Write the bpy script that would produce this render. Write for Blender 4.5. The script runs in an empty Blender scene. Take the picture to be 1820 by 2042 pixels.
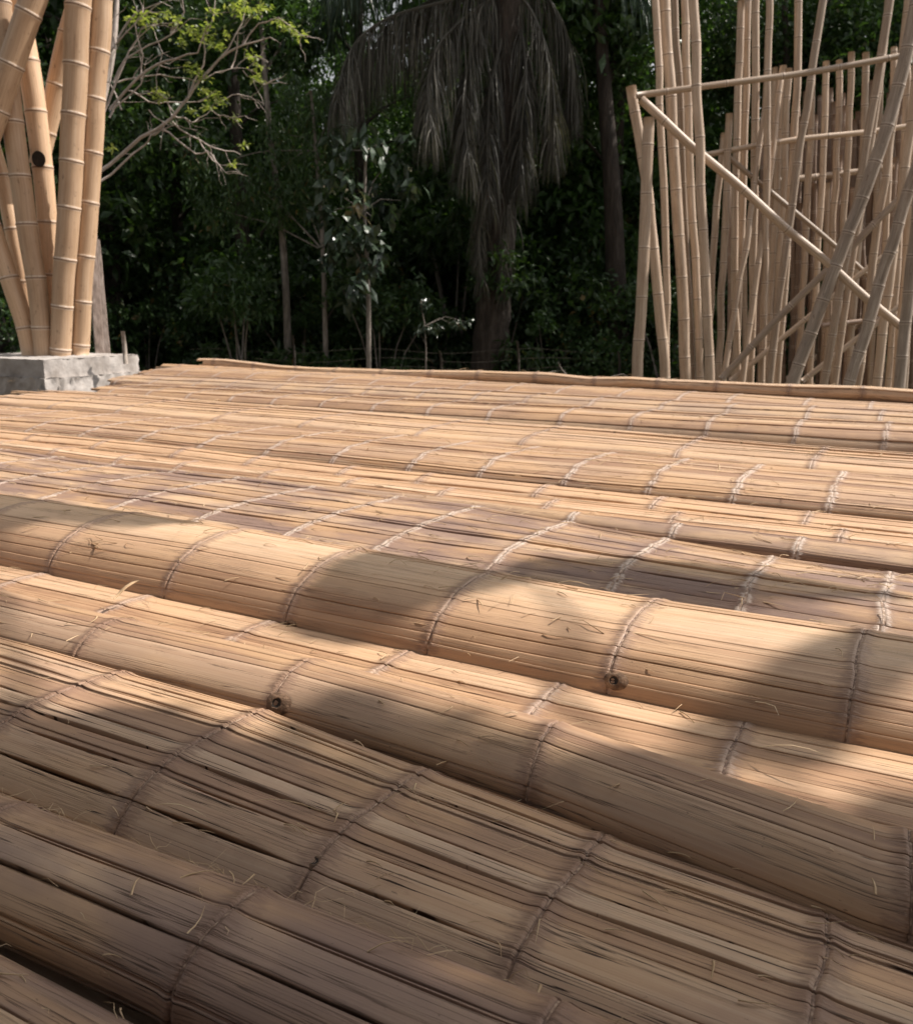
import bpy, math, random
import numpy as np
from mathutils import Vector
# ------------------------------------------------------------------ camera, sky, sun
SC = bpy.context.scene
COL = SC.collection
HC = 0.5                       # camera height over the top of the pile
ZP = 1.0                       # height of the pile top over the ground
FPX, CX, CY, HOR = 1768.0, 910.0, 1021.0, 615.0
PIT = math.atan((CY - HOR) / FPX)
cam_d = bpy.data.cameras.new("camera"); cam = bpy.data.objects.new("camera", cam_d); COL.objects.link(cam)
cam.location = (0, 0, ZP + HC); cam.rotation_euler = (math.pi / 2 - PIT, 0, 0)
cam_d.sensor_fit = 'VERTICAL'; cam_d.sensor_height = 24.0; cam_d.lens = 24.0 * FPX / 2042.0
cam_d.clip_start = 0.02; cam_d.clip_end = 600
cam_d.dof.use_dof = True; cam_d.dof.focus_distance = 1.05; cam_d.dof.aperture_fstop = 9.0
SC.camera = cam
SUN_AZ, SUN_EL = math.radians(78), math.radians(48)
SV = Vector((math.cos(SUN_EL) * math.sin(SUN_AZ), math.cos(SUN_EL) * math.cos(SUN_AZ), math.sin(SUN_EL)))
W = bpy.data.worlds.new("World"); SC.world = W; W.use_nodes = True
nt = W.node_tree; bgn = nt.nodes["Background"]
sky = nt.nodes.new("ShaderNodeTexSky"); sky.sky_type = 'NISHITA'; sky.sun_disc = False
sky.sun_elevation = SUN_EL; sky.sun_rotation = SUN_AZ; sky.dust_density = 4.0; sky.air_density = 1.0; sky.ozone_density = 0.6
hs = nt.nodes.new("ShaderNodeHueSaturation"); hs.inputs['Saturation'].default_value = 0.12
nt.links.new(sky.outputs[0], hs.inputs['Color']); nt.links.new(hs.outputs[0], bgn.inputs[0])
bgn.inputs[1].default_value = 0.105
sd = bpy.data.lights.new("sun", 'SUN'); sd.energy = 4.8; sd.angle = math.radians(0.55); sd.color = (1.0, 0.93, 0.84)
sun = bpy.data.objects.new("sun", sd); COL.objects.link(sun); sun.location = SV * 60
sun.rotation_euler = (-SV).to_track_quat('-Z', 'Y').to_euler()
SC.view_settings.view_transform = 'Standard'; SC.view_settings.look = 'None'
SC.view_settings.exposure = 0.42; SC.view_settings.gamma = 1.0
try:
    SC.cycles.max_bounces = 8; SC.cycles.transparent_max_bounces = 8
except Exception: pass

# ------------------------------------------------------------------ helpers
cP, sP = math.cos(PIT), math.sin(PIT)
def ray(x, y):
    a = (x - CX) / FPX; b = -(y - CY) / FPX
    return Vector((a, cP + b * sP, -sP + b * cP))
def at(x, y, Y):                       # the place seen at a picture point, Y metres ahead
    d = ray(x, y); return Vector((0, 0, ZP + HC)) + d * (Y / d.y)
def atz(x, y, z):
    d = ray(x, y); return Vector((0, 0, ZP + HC)) + d * ((z - ZP - HC) / d.z)
TH = math.radians(62.0); UX, UY, VX, VY = math.sin(TH), -math.cos(TH), math.cos(TH), math.sin(TH)
R = random.Random(7)

def mesh(name, verts, faces, mats, parent=None, smooth=True, mi=None, attrs=None, uv=None):
    me = bpy.data.meshes.new(name)
    verts = np.asarray(verts, dtype=np.float32).reshape(-1, 3)
    me.from_pydata(verts.tolist(), [], [list(map(int, f)) for f in faces] if not isinstance(faces, np.ndarray) else faces.tolist())
    for m in (mats if isinstance(mats, (list, tuple)) else [mats]): me.materials.append(m)
    if mi is not None: me.polygons.foreach_set('material_index', np.asarray(mi, dtype=np.int32))
    if smooth: me.polygons.foreach_set('use_smooth', np.ones(len(me.polygons), dtype=bool))
    for k, a in (attrs or {}).items():
        at_ = me.attributes.new(k, 'FLOAT', 'POINT'); at_.data.foreach_set('value', np.asarray(a, dtype=np.float32).ravel())
    if uv is not None:
        l = me.uv_layers.new(name='UVMap'); vi = np.empty(len(me.loops), dtype=np.int32); me.loops.foreach_get('vertex_index', vi)
        l.data.foreach_set('uv', np.asarray(uv, dtype=np.float32).reshape(-1, 2)[vi].ravel())
    me.update()
    o = bpy.data.objects.new(name, me); COL.objects.link(o)
    if parent is not None: o.parent = parent
    return o
def tag(o, label=None, cat=None, group=None, kind=None):
    if label: o['label'] = label
    if cat: o['category'] = cat
    if group: o['group'] = group
    if kind: o['kind'] = kind
    return o
def empty(name, loc=(0, 0, 0), rz=0):
    o = bpy.data.objects.new(name, None); COL.objects.link(o); o.location = loc; o.rotation_euler = (0, 0, rz)
    o.empty_display_size = 0.1; return o
def grid_faces(n, m, off=0, wrap=False):        # n rows of m verts
    i = np.arange(n - 1)[:, None]; j = np.arange(m if wrap else m - 1)[None, :]
    j2 = (j + 1) % m
    a = i * m + j; b = i * m + j2; c = (i + 1) * m + j2; d = (i + 1) * m + j
    return (np.stack([a, b, c, d], -1).reshape(-1, 4) + off)
class Noise1:
    def __init__(s, seed): s.t = np.random.RandomState(seed).rand(4096) * 2 - 1
    def __call__(s, x):
        x = np.asarray(x, dtype=float) + 1000.5; i = np.floor(x).astype(int); f = x - i; f = f * f * (3 - 2 * f)
        return s.t[i % 4096] * (1 - f) + s.t[(i + 1) % 4096] * f

# ------------------------------------------------------------------ materials
def mat_new(name):
    m = bpy.data.materials.new(name); m.use_nodes = True
    return m, m.node_tree, m.node_tree.nodes["Principled BSDF"]
def N(nt, t, **kw):
    n = nt.nodes.new(t)
    for k, v in kw.items():
        if k.startswith('i_'): n.inputs[k[2:]].default_value = v
        else: setattr(n, k, v)
    return n
def math_(nt, op, a, b=None, c=None, clamp=False):
    n = nt.nodes.new('ShaderNodeMath'); n.operation = op; n.use_clamp = clamp
    for i, v in enumerate((a, b, c)):
        if v is None: continue
        if isinstance(v, (int, float)): n.inputs[i].default_value = v
        else: nt.links.new(v, n.inputs[i])
    return n.outputs[0]
def mixc(nt, f, a, b, mode='MIX'):
    n = nt.nodes.new('ShaderNodeMix'); n.data_type = 'RGBA'; n.blend_type = mode
    for s, v in ((n.inputs[0], f), (n.inputs[6], a), (n.inputs[7], b)):
        if isinstance(v, (int, float)): s.default_value = v
        elif isinstance(v, tuple): s.default_value = v if len(v) == 4 else v + (1,)
        else: nt.links.new(v, s)
    return n.outputs[2]
def ramp(nt, f, stops, interp='LINEAR'):
    n = nt.nodes.new('ShaderNodeValToRGB'); n.color_ramp.interpolation = interp
    e = n.color_ramp.elements
    while len(e) < len(stops): e.new(0.5)
    for i, (p, c) in enumerate(stops):
        e[i].position = p; e[i].color = (c if isinstance(c, tuple) else (c, c, c)) + (1,)
    nt.links.new(f, n.inputs[0]); return n.outputs[0]
def maprange(nt, v, a, b, c=0.0, d=1.0, smooth=True):
    n = nt.nodes.new('ShaderNodeMapRange'); n.interpolation_type = 'SMOOTHSTEP' if smooth else 'LINEAR'
    nt.links.new(v, n.inputs[0])
    for i, x in zip((1, 2, 3, 4), (a, b, c, d)): n.inputs[i].default_value = x
    return n.outputs[0]
def noise(nt, vec, scale=1.0, detail=3.0, rough=0.55, dist=0.0):
    n = N(nt, 'ShaderNodeTexNoise'); n.inputs['Scale'].default_value = scale; n.inputs['Detail'].default_value = detail
    n.inputs['Roughness'].default_value = rough; n.inputs['Distortion'].default_value = dist
    nt.links.new(vec, n.inputs['Vector']); return n.outputs['Fac']

def bamboo_split():
    """flattened bamboo: UV is in metres (along, across); tint = one value per strip; nd = metres to the nearest node"""
    m, t, b = mat_new("split_bamboo")
    uv = N(t, 'ShaderNodeUVMap', uv_map='UVMap').outputs[0]
    sep = N(t, 'ShaderNodeSeparateXYZ'); t.links.new(uv, sep.inputs[0]); ux, uy = sep.outputs[0], sep.outputs[1]
    tint = N(t, 'ShaderNodeAttribute', attribute_name='tint').outputs['Fac']
    nd = N(t, 'ShaderNodeAttribute', attribute_name='nd').outputs['Fac']
    oi = N(t, 'ShaderNodeObjectInfo'); oc = N(t, 'ShaderNodeSeparateColor'); t.links.new(oi.outputs['Color'], oc.inputs[0])
    val, wht, pur = oc.outputs[0], oc.outputs[1], oc.outputs[2]
    def vec(a, c, z=None):
        n = N(t, 'ShaderNodeCombineXYZ'); t.links.new(math_(t, 'MULTIPLY', ux, a), n.inputs[0]); t.links.new(math_(t, 'MULTIPLY', uy, c), n.inputs[1])
        t.links.new(math_(t, 'MULTIPLY', tint, 13.7 if z is None else z), n.inputs[2]); return n.outputs[0]
    fib = noise(t, vec(3, 620), detail=4, rough=0.7)
    fib2 = noise(t, vec(1.3, 120), detail=4, rough=0.6)
    bl = noise(t, vec(8, 22, 0.3), detail=6, rough=0.68, dist=0.4)
    bl2 = noise(t, vec(3.2, 9, 0.12), detail=4, rough=0.6)
    spk = noise(t, vec(140, 260, 2.0), detail=2, rough=0.6)
    ln = noise(t, vec(1.1, 85, 5.0), detail=3, rough=0.6)
    dens = oi.outputs['Alpha']
    line = math_(t, 'MULTIPLY', math_(t, 'MULTIPLY', maprange(t, math_(t, 'ABSOLUTE', math_(t, 'SUBTRACT', ln, 0.5)), 0.001, 0.009, 1.0, 0.0), maprange(t, noise(t, vec(2.4, 16, 3.3)), 0.40, 0.5)), dens)
    ln2 = noise(t, vec(3.0, 260, 9.0), detail=2)
    lmask = maprange(t, noise(t, vec(4, 30, 7.0)), 0.47, 0.6)
    line2 = math_(t, 'MULTIPLY', maprange(t, math_(t, 'ABSOLUTE', math_(t, 'SUBTRACT', ln2, 0.5)), 0.004, 0.03, 1.0, 0.0), lmask)
    f = math_(t, 'ADD', math_(t, 'MULTIPLY', fib, 0.42), math_(t, 'ADD', math_(t, 'MULTIPLY', fib2, 0.35), math_(t, 'MULTIPLY', tint, 0.28)))
    f = math_(t, 'ADD', math_(t, 'ADD', math_(t, 'MULTIPLY', fib, 0.20), 0.10), math_(t, 'ADD', math_(t, 'MULTIPLY', fib2, 0.38), math_(t, 'MULTIPLY', tint, 0.30)))
    c = ramp(t, f, [(0.28, (0.215, 0.11, 0.063)), (0.44, (0.39, 0.235, 0.14)), (0.57, (0.50, 0.325, 0.205)), (0.74, (0.61, 0.44, 0.30))])
    c = mixc(t, math_(t, 'MULTIPLY', maprange(t, bl, 0.5, 0.75), 0.45), c, (0.30, 0.195, 0.125))
    c = mixc(t, math_(t, 'MULTIPLY', maprange(t, bl2, 0.42, 0.68), 0.5), c, (0.53, 0.335, 0.19))
    pf = math_(t, 'MULTIPLY', maprange(t, bl2, 0.62, 0.38), pur)
    c = mixc(t, pf, c, (0.25, 0.165, 0.135))
    c = mixc(t, math_(t, 'MULTIPLY', maprange(t, noise(t, vec(11, 40, 4.0), detail=6, rough=0.75), 0.63, 0.70), 0.32), c, (0.085, 0.052, 0.037))
    c = mixc(t, math_(t, 'MULTIPLY', maprange(t, spk, 0.70, 0.77), 0.5), c, (0.06, 0.035, 0.02))
    c = mixc(t, math_(t, 'MULTIPLY', line, 0.85), c, (0.05, 0.025, 0.015))
    c = mixc(t, math_(t, 'MULTIPLY', line2, 0.35), c, (0.10, 0.055, 0.03))
    # nodes: brown stain, and pale crust where the culm has it
    an = math_(t, 'ABSOLUTE', nd)
    jag = math_(t, 'MULTIPLY', math_(t, 'SUBTRACT', noise(t, vec(60, 330, 1.5), detail=3), 0.5), 0.028)
    an2 = math_(t, 'ADD', an, jag)
    c = mixc(t, math_(t, 'MULTIPLY', maprange(t, math_(t, 'ADD', an, math_(t, 'MULTIPLY', jag, 1.6)), 0.006, 0.024, 1, 0), 0.62), c, (0.21, 0.125, 0.09))
    c = mixc(t, math_(t, 'MULTIPLY', math_(t, 'MULTIPLY', maprange(t, an2, 0.004, 0.012, 1, 0), maprange(t, noise(t, vec(4, 9, 57.0)), 0.34, 0.5, 0.1, 1)), wht), c, (0.66, 0.54, 0.46))
    c = mixc(t, maprange(t, an, 0.0005, 0.0018, 0.55, 0), c, (0.09, 0.05, 0.04))
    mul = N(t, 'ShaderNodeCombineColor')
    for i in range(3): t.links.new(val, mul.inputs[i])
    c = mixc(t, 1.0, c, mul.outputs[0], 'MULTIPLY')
    t.links.new(c, b.inputs['Base Color'])
    r = maprange(t, fib, 0.3, 0.7, 0.40, 0.62); t.links.new(r, b.inputs['Roughness']); b.inputs['Specular IOR Level'].default_value = 0.35
    h = math_(t, 'ADD', math_(t, 'MULTIPLY', fib, 0.35), math_(t, 'MULTIPLY', fib2, 0.5))
    h = math_(t, 'SUBTRACT', h, math_(t, 'ADD', math_(t, 'MULTIPLY', line, 1.1), math_(t, 'MULTIPLY', line2, 0.5)))
    h = math_(t, 'ADD', h, math_(t, 'MULTIPLY', math_(t, 'MULTIPLY', maprange(t, an2, 0.0, 0.01, 1, 0), spk), 1.2))
    bp = N(t, 'ShaderNodeBump'); bp.inputs['Strength'].default_value = 0.75; bp.inputs['Distance'].default_value = 0.0013
    t.links.new(h, bp.inputs['Height']); t.links.new(bp.outputs[0], b.inputs['Normal'])
    return m
def bamboo_pole(name, c0, c1, c2, rough=0.42, stain=0.35):
    m, t, b = mat_new(name)
    uv = N(t, 'ShaderNodeUVMap', uv_map='UVMap').outputs[0]
    sep = N(t, 'ShaderNodeSeparateXYZ'); t.links.new(uv, sep.inputs[0])
    nd = N(t, 'ShaderNodeAttribute', attribute_name='nd').outputs['Fac']
    oi = N(t, 'ShaderNodeObjectInfo')
    def vec(a, c):
        n = N(t, 'ShaderNodeCombineXYZ'); t.links.new(math_(t, 'MULTIPLY', sep.outputs[0], a), n.inputs[0])
        # wrap round the pole without a seam
        ang = math_(t, 'MULTIPLY', sep.outputs[1], 6.28318)
        t.links.new(math_(t, 'MULTIPLY', math_(t, 'SINE', ang), c), n.inputs[1])
        t.links.new(math_(t, 'ADD', math_(t, 'MULTIPLY', math_(t, 'COSINE', ang), c), math_(t, 'MULTIPLY', oi.outputs['Random'], 31.0)), n.inputs[2]); return n.outputs[0]
    fib = noise(t, vec(3, 14), detail=4); bl = noise(t, vec(3.0, 1.2), detail=4, rough=0.6); sp = noise(t, vec(16, 2.6), detail=4, rough=0.65)
    c = ramp(t, math_(t, 'ADD', math_(t, 'MULTIPLY', fib, 0.6), math_(t, 'MULTIPLY', bl, 0.4)), [(0.3, c0), (0.5, c1), (0.68, c2)])
    hsv = N(t, 'ShaderNodeHueSaturation'); t.links.new(c, hsv.inputs['Color'])
    t.links.new(maprange(t, oi.outputs['Random'], 0, 1, 0.68, 1.15, False), hsv.inputs['Value'])
    c = hsv.outputs[0]
    c = mixc(t, math_(t, 'MULTIPLY', maprange(t, sp, 0.6, 0.74), stain), c, (0.10, 0.05, 0.025))
    c = mixc(t, maprange(t, math_(t, 'ABSOLUTE', math_(t, 'SUBTRACT', nd, 0.010)), 0.0, 0.007, 0.55, 0), c, (0.60, 0.50, 0.41))
    c = mixc(t, maprange(t, nd, 0.001, 0.007, 0.8, 0), c, (0.13, 0.08, 0.06))
    t.links.new(c, b.inputs['Base Color']); b.inputs['Roughness'].default_value = rough
    bp = N(t, 'ShaderNodeBump'); bp.inputs['Strength'].default_value = 0.3; bp.inputs['Distance'].default_value = 0.002
    t.links.new(fib, bp.inputs['Height']); t.links.new(bp.outputs[0], b.inputs['Normal'])
    return m
def simple(name, stops, scale=8.0, rough=0.8, bump=0.3, bdist=0.01, detail=5, trans=0.0, squash=None):
    m, t, b = mat_new(name)
    tc = N(t, 'ShaderNodeTexCoord'); v = tc.outputs['Object']
    if squash:
        mp = N(t, 'ShaderNodeMapping'); mp.inputs['Scale'].default_value = squash; t.links.new(v, mp.inputs[0]); v = mp.outputs[0]
    n = noise(t, v, scale, detail, 0.6)
    t.links.new(ramp(t, n, stops), b.inputs['Base Color']); b.inputs['Roughness'].default_value = rough
    if bump:
        n2 = noise(t, v, scale * 3, 4, 0.6); bp = N(t, 'ShaderNodeBump'); bp.inputs['Strength'].default_value = bump; bp.inputs['Distance'].default_value = bdist
        t.links.new(n2, bp.inputs['Height']); t.links.new(bp.outputs[0], b.inputs['Normal'])
    return m
def leafmat(name, c0, c1, trans, rough=0.4, yellow=None):
    m, t, b = mat_new(name)
    g = N(t, 'ShaderNodeNewGeometry'); tn = N(t, 'ShaderNodeAttribute', attribute_name='tint').outputs['Fac']
    oi = N(t, 'ShaderNodeObjectInfo')
    stops = [(0.0, c0), (0.85, c1)] + ([(0.97, yellow)] if yellow else [])
    c = ramp(t, tn, stops)
    hsv = N(t, 'ShaderNodeHueSaturation'); t.links.new(c, hsv.inputs['Color'])
    t.links.new(maprange(t, oi.outputs['Random'], 0, 1, 0.7, 1.25, False), hsv.inputs['Value'])
    t.links.new(hsv.outputs[0], b.inputs['Base Color']); b.inputs['Roughness'].default_value = rough
    tr = N(t, 'ShaderNodeBsdfTranslucent'); mt = N(t, 'ShaderNodeMixShader')
    tcn = mixc(t, 1.0, hsv.outputs[0], (1.9, 2.1, 0.8), 'MULTIPLY')
    t.links.new(tcn, tr.inputs[0]); mt.inputs[0].default_value = trans
    out = t.nodes['Material Output']; t.links.new(b.outputs[0], mt.inputs[1]); t.links.new(tr.outputs[0], mt.inputs[2]); t.links.new(mt.outputs[0], out.inputs[0])
    return m
M_SPLIT = bamboo_split()
M_NODE = simple("node_scar", [(0.3, (0.09, 0.052, 0.04)), (0.48, (0.24, 0.15, 0.105)), (0.62, (0.46, 0.33, 0.24))], 150, 0.8, 0.5, 0.001)
M_NODEW = simple("node_crust", [(0.35, (0.22, 0.14, 0.10)), (0.5, (0.46, 0.33, 0.25)), (0.68, (0.68, 0.58, 0.50))], 130, 0.85, 0.8, 0.002)
M_HOLE = simple('hole_shade_paint', [(0.3, (0.012, 0.008, 0.006)), (0.7, (0.04, 0.025, 0.015))], 40)  # near-black colour stands for the shade inside holes
M_KNOT = simple("knot_wood", [(0.3, (0.06, 0.035, 0.022)), (0.5, (0.17, 0.10, 0.06)), (0.7, (0.33, 0.21, 0.13))], 90, 0.85, 0.8, 0.002)
M_FIBRE = simple("dry_fibre", [(0.3, (0.42, 0.27, 0.14)), (0.6, (0.62, 0.45, 0.28)), (0.8, (0.75, 0.6, 0.42))], 30, 0.7, 0)
M_POLE = bamboo_pole("yellow_bamboo", (0.43, 0.265, 0.155), (0.61, 0.41, 0.26), (0.70, 0.51, 0.35), 0.5, 0.7)
M_POLEB = bamboo_pole("shadow_brown_bamboo", (0.13, 0.085, 0.06), (0.24, 0.16, 0.115), (0.36, 0.26, 0.19), 0.6)  # shadow on the rear poles put into a darker brown
M_POLED = bamboo_pole("dry_bamboo", (0.24, 0.165, 0.115), (0.45, 0.335, 0.245), (0.64, 0.51, 0.40), 0.5, 0.6)
M_POLEG = bamboo_pole("grey_bamboo", (0.12, 0.095, 0.075), (0.28, 0.22, 0.175), (0.50, 0.42, 0.35), 0.7, 0.9)
M_CONC = simple("concrete", [(0.3, (0.26, 0.225, 0.20)), (0.5, (0.40, 0.36, 0.335)), (0.75, (0.55, 0.51, 0.48))], 5, 0.9, 0.8, 0.012, 8)
M_RUST = simple("weathered_peg", [(0.3, (0.2, 0.16, 0.13)), (0.7, (0.42, 0.36, 0.31))], 30, 0.8)
M_PLANK = simple("old_timber", [(0.3, (0.12, 0.09, 0.07)), (0.5, (0.26, 0.20, 0.17)), (0.75, (0.42, 0.35, 0.31))], 5, 0.85, 0.5, 0.006, 6, squash=(6, 6, 0.6))
M_BARK = simple("dark_bark", [(0.3, (0.022, 0.017, 0.013)), (0.55, (0.055, 0.042, 0.033)), (0.8, (0.12, 0.10, 0.085))], 4, 0.95, 1.0, 0.04, 6, squash=(3, 3, 0.6))
M_BARKP = simple("pale_bark", [(0.3, (0.10, 0.085, 0.07)), (0.55, (0.22, 0.19, 0.165)), (0.8, (0.40, 0.36, 0.33))], 6, 0.9, 0.6, 0.01, 6, squash=(3, 3, 0.8))
M_LEAFD = leafmat("jungle_leaf", (0.022, 0.050, 0.019), (0.080, 0.145, 0.045), 0.28, 0.38)
M_LEAFM = leafmat("bush_leaf", (0.017, 0.040, 0.014), (0.060, 0.110, 0.034), 0.28, 0.45, (0.16, 0.10, 0.035))
M_LEAFB = leafmat("broad_leaf", (0.018, 0.03, 0.020), (0.05, 0.075, 0.045), 0.08, 0.3, (0.17, 0.11, 0.05))
M_TWIG = simple('pale_twig', [(0.3, (0.26, 0.21, 0.18)), (0.7, (0.48, 0.41, 0.37))], 12, 0.7, 0)
M_LEAFO = leafmat("opaque_shade_leaf", (0.05, 0.045, 0.03), (0.10, 0.08, 0.05), 0.0, 0.6)  # opaque leaf for the added shade tree, lets no sun through
M_LEAFY = leafmat("young_leaf", (0.20, 0.26, 0.07), (0.38, 0.40, 0.16), 0.4, 0.4)
M_FROND = leafmat("dead_frond", (0.022, 0.021, 0.016), (0.115, 0.105, 0.085), 0.12, 0.6)
M_FRONDG = leafmat("green_frond", (0.02, 0.04, 0.025), (0.05, 0.085, 0.055), 0.1, 0.4)

# ------------------------------------------------------------------ setting: ground and hill
def ground():
    m = simple("forest_soil", [(0.3, (0.05, 0.04, 0.025)), (0.5, (0.12, 0.095, 0.06)), (0.7, (0.06, 0.08, 0.03))], 0.8, 0.95, 0.6, 0.05, 8)
    n = 90; r = np.random.RandomState(3)
    xs = np.concatenate([np.linspace(-300, -41, 12), np.linspace(-40, 40, 66), np.linspace(41, 300, 12)])
    X, Y = np.meshgrid(xs, xs + 20, indexing='ij')
    Z = np.zeros_like(X)
    n1, n2 = Noise1(5), Noise1(6)
    rise = np.clip((Y - 24) / 22, 0, 1); rise = rise * rise * (3 - 2 * rise)
    Z = rise * (8.0 + 1.2 * n1(X * 0.12) + 0.6 * n2(X * 0.3 + Y * 0.2)) + 0.04 * r.randn(*X.shape) * (np.hypot(X, Y) > 3)
    V = np.stack([X, Y, Z], -1).reshape(-1, 3)
    o = mesh("ground", V, grid_faces(len(xs), len(xs))[:, ::-1], m); tag(o, kind='structure')
ground()

# ------------------------------------------------------------------ tubes
def tube_arrays(pts, radii, seg=10, nodes=None, bulge=0.0, ds=None, caps=True):
    """swept tube through pts. nodes: arc positions of bamboo joints. returns verts, faces, nd, uv"""
    P = np.array([list(p) for p in pts], dtype=float)
    d = np.linalg.norm(np.diff(P, axis=0), axis=1); L = np.concatenate([[0], np.cumsum(d)])
    rad = np.interp(L, np.linspace(0, L[-1], len(radii)), radii) if len(radii) != len(P) else np.array(radii, float)
    s = np.linspace(0, L[-1], max(2, int(L[-1] / ds) + 1)) if ds else L.copy()
    if nodes is not None and len(nodes):
        ex = np.concatenate([np.array(nodes) + k for k in (-0.03, -0.012, -0.004, 0, 0.004, 0.010, 0.018, 0.03)])
        s = np.unique(np.concatenate([s, ex[(ex > 0) & (ex < L[-1])]])); s = s[np.concatenate([[True], np.diff(s) > 5e-4])]
    if len(P) > 2 and ds:                     # smooth the polyline on an even grid
        g = np.linspace(0, L[-1], 121); Q = np.stack([np.interp(g, L, P[:, k]) for k in range(3)], -1)
        for it in range(2):
            c = np.cumsum(np.vstack([np.zeros(3), Q]), axis=0); i = np.arange(121); w = np.minimum(np.minimum(i, 120 - i), 9)
            Q = (c[i + w + 1] - c[i - w]) / (2 * w + 1)[:, None]
        Q = np.stack([np.interp(s, g, Q[:, k]) for k in range(3)], -1)
    else: Q = np.stack([np.interp(s, L, P[:, k]) for k in range(3)], -1)
    rr = np.interp(s, L, rad)
    nd = np.full(len(s), 9.0)
    if nodes is not None and len(nodes):
        dd = s[:, None] - np.array(nodes)[None, :]; j = np.argmin(np.abs(dd), 1); nd = dd[np.arange(len(s)), j]
        rr = rr * (1 + bulge * np.exp(-(nd / 0.012) ** 2) - bulge * 0.5 * np.exp(-((nd + 0.006) / 0.004) ** 2))
    T = np.gradient(Q, axis=0); T /= np.linalg.norm(T, axis=1)[:, None] + 1e-9
    ref = np.array([0, 0, 1.0]) if abs(T[0, 2]) < 0.8 else np.array([1.0, 0, 0])
    A = np.cross(T, ref); A /= np.linalg.norm(A, axis=1)[:, None] + 1e-9; B = np.cross(T, A)
    an = np.linspace(0, 2 * np.pi, seg + 1)
    V = Q[:, None, :] + rr[:, None, None] * (np.cos(an)[None, :, None] * A[:, None, :] + np.sin(an)[None, :, None] * B[:, None, :])
    n, m = V.shape[:2]; F = grid_faces(n, m).tolist()
    uv = np.stack(np.broadcast_arrays(s[:, None], np.linspace(0, 1, seg + 1)[None, :]), -1)
    nda = np.broadcast_to(nd[:, None], (n, m))
    if caps: F.append(list(range(seg))[::-1][::-1]); F.append([(n - 1) * m + k for k in range(seg)][::-1])
    return V.reshape(-1, 3), F, nda.reshape(-1), uv.reshape(-1, 2), (s, Q, rr)
class MB:
    def __init__(s): s.v = []; s.f = []; s.nd = []; s.uv = []; s.mi = []; s.n = 0; s.t = []
    def add(s, v, f, nd=None, uv=None, mi=0, tint=0.5):
        v = np.asarray(v, float).reshape(-1, 3); s.v.append(v); k = s.n
        f = f.tolist() if isinstance(f, np.ndarray) else f
        s.f += [[i + k for i in q] for q in f]; s.mi += [mi] * len(f)
        s.nd.append(np.full(len(v), 9.0) if nd is None else nd); s.uv.append(np.zeros((len(v), 2)) if uv is None else uv)
        s.t.append(np.full(len(v), tint) if np.isscalar(tint) else tint)
        s.n += len(v)
    def tube(s, pts, radii, seg=8, mi=0, **k):
        a = tube_arrays(pts, radii, seg, **k); s.add(a[0], a[1], a[2], a[3], mi); return a
    def build(s, name, mats, parent=None, smooth=True):
        if not s.v: return None
        return mesh(name, np.concatenate(s.v), s.f, mats, parent, smooth, s.mi, {'nd': np.abs(np.concatenate(s.nd)), 'tint': np.concatenate(s.t)}, np.concatenate(s.uv))

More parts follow.
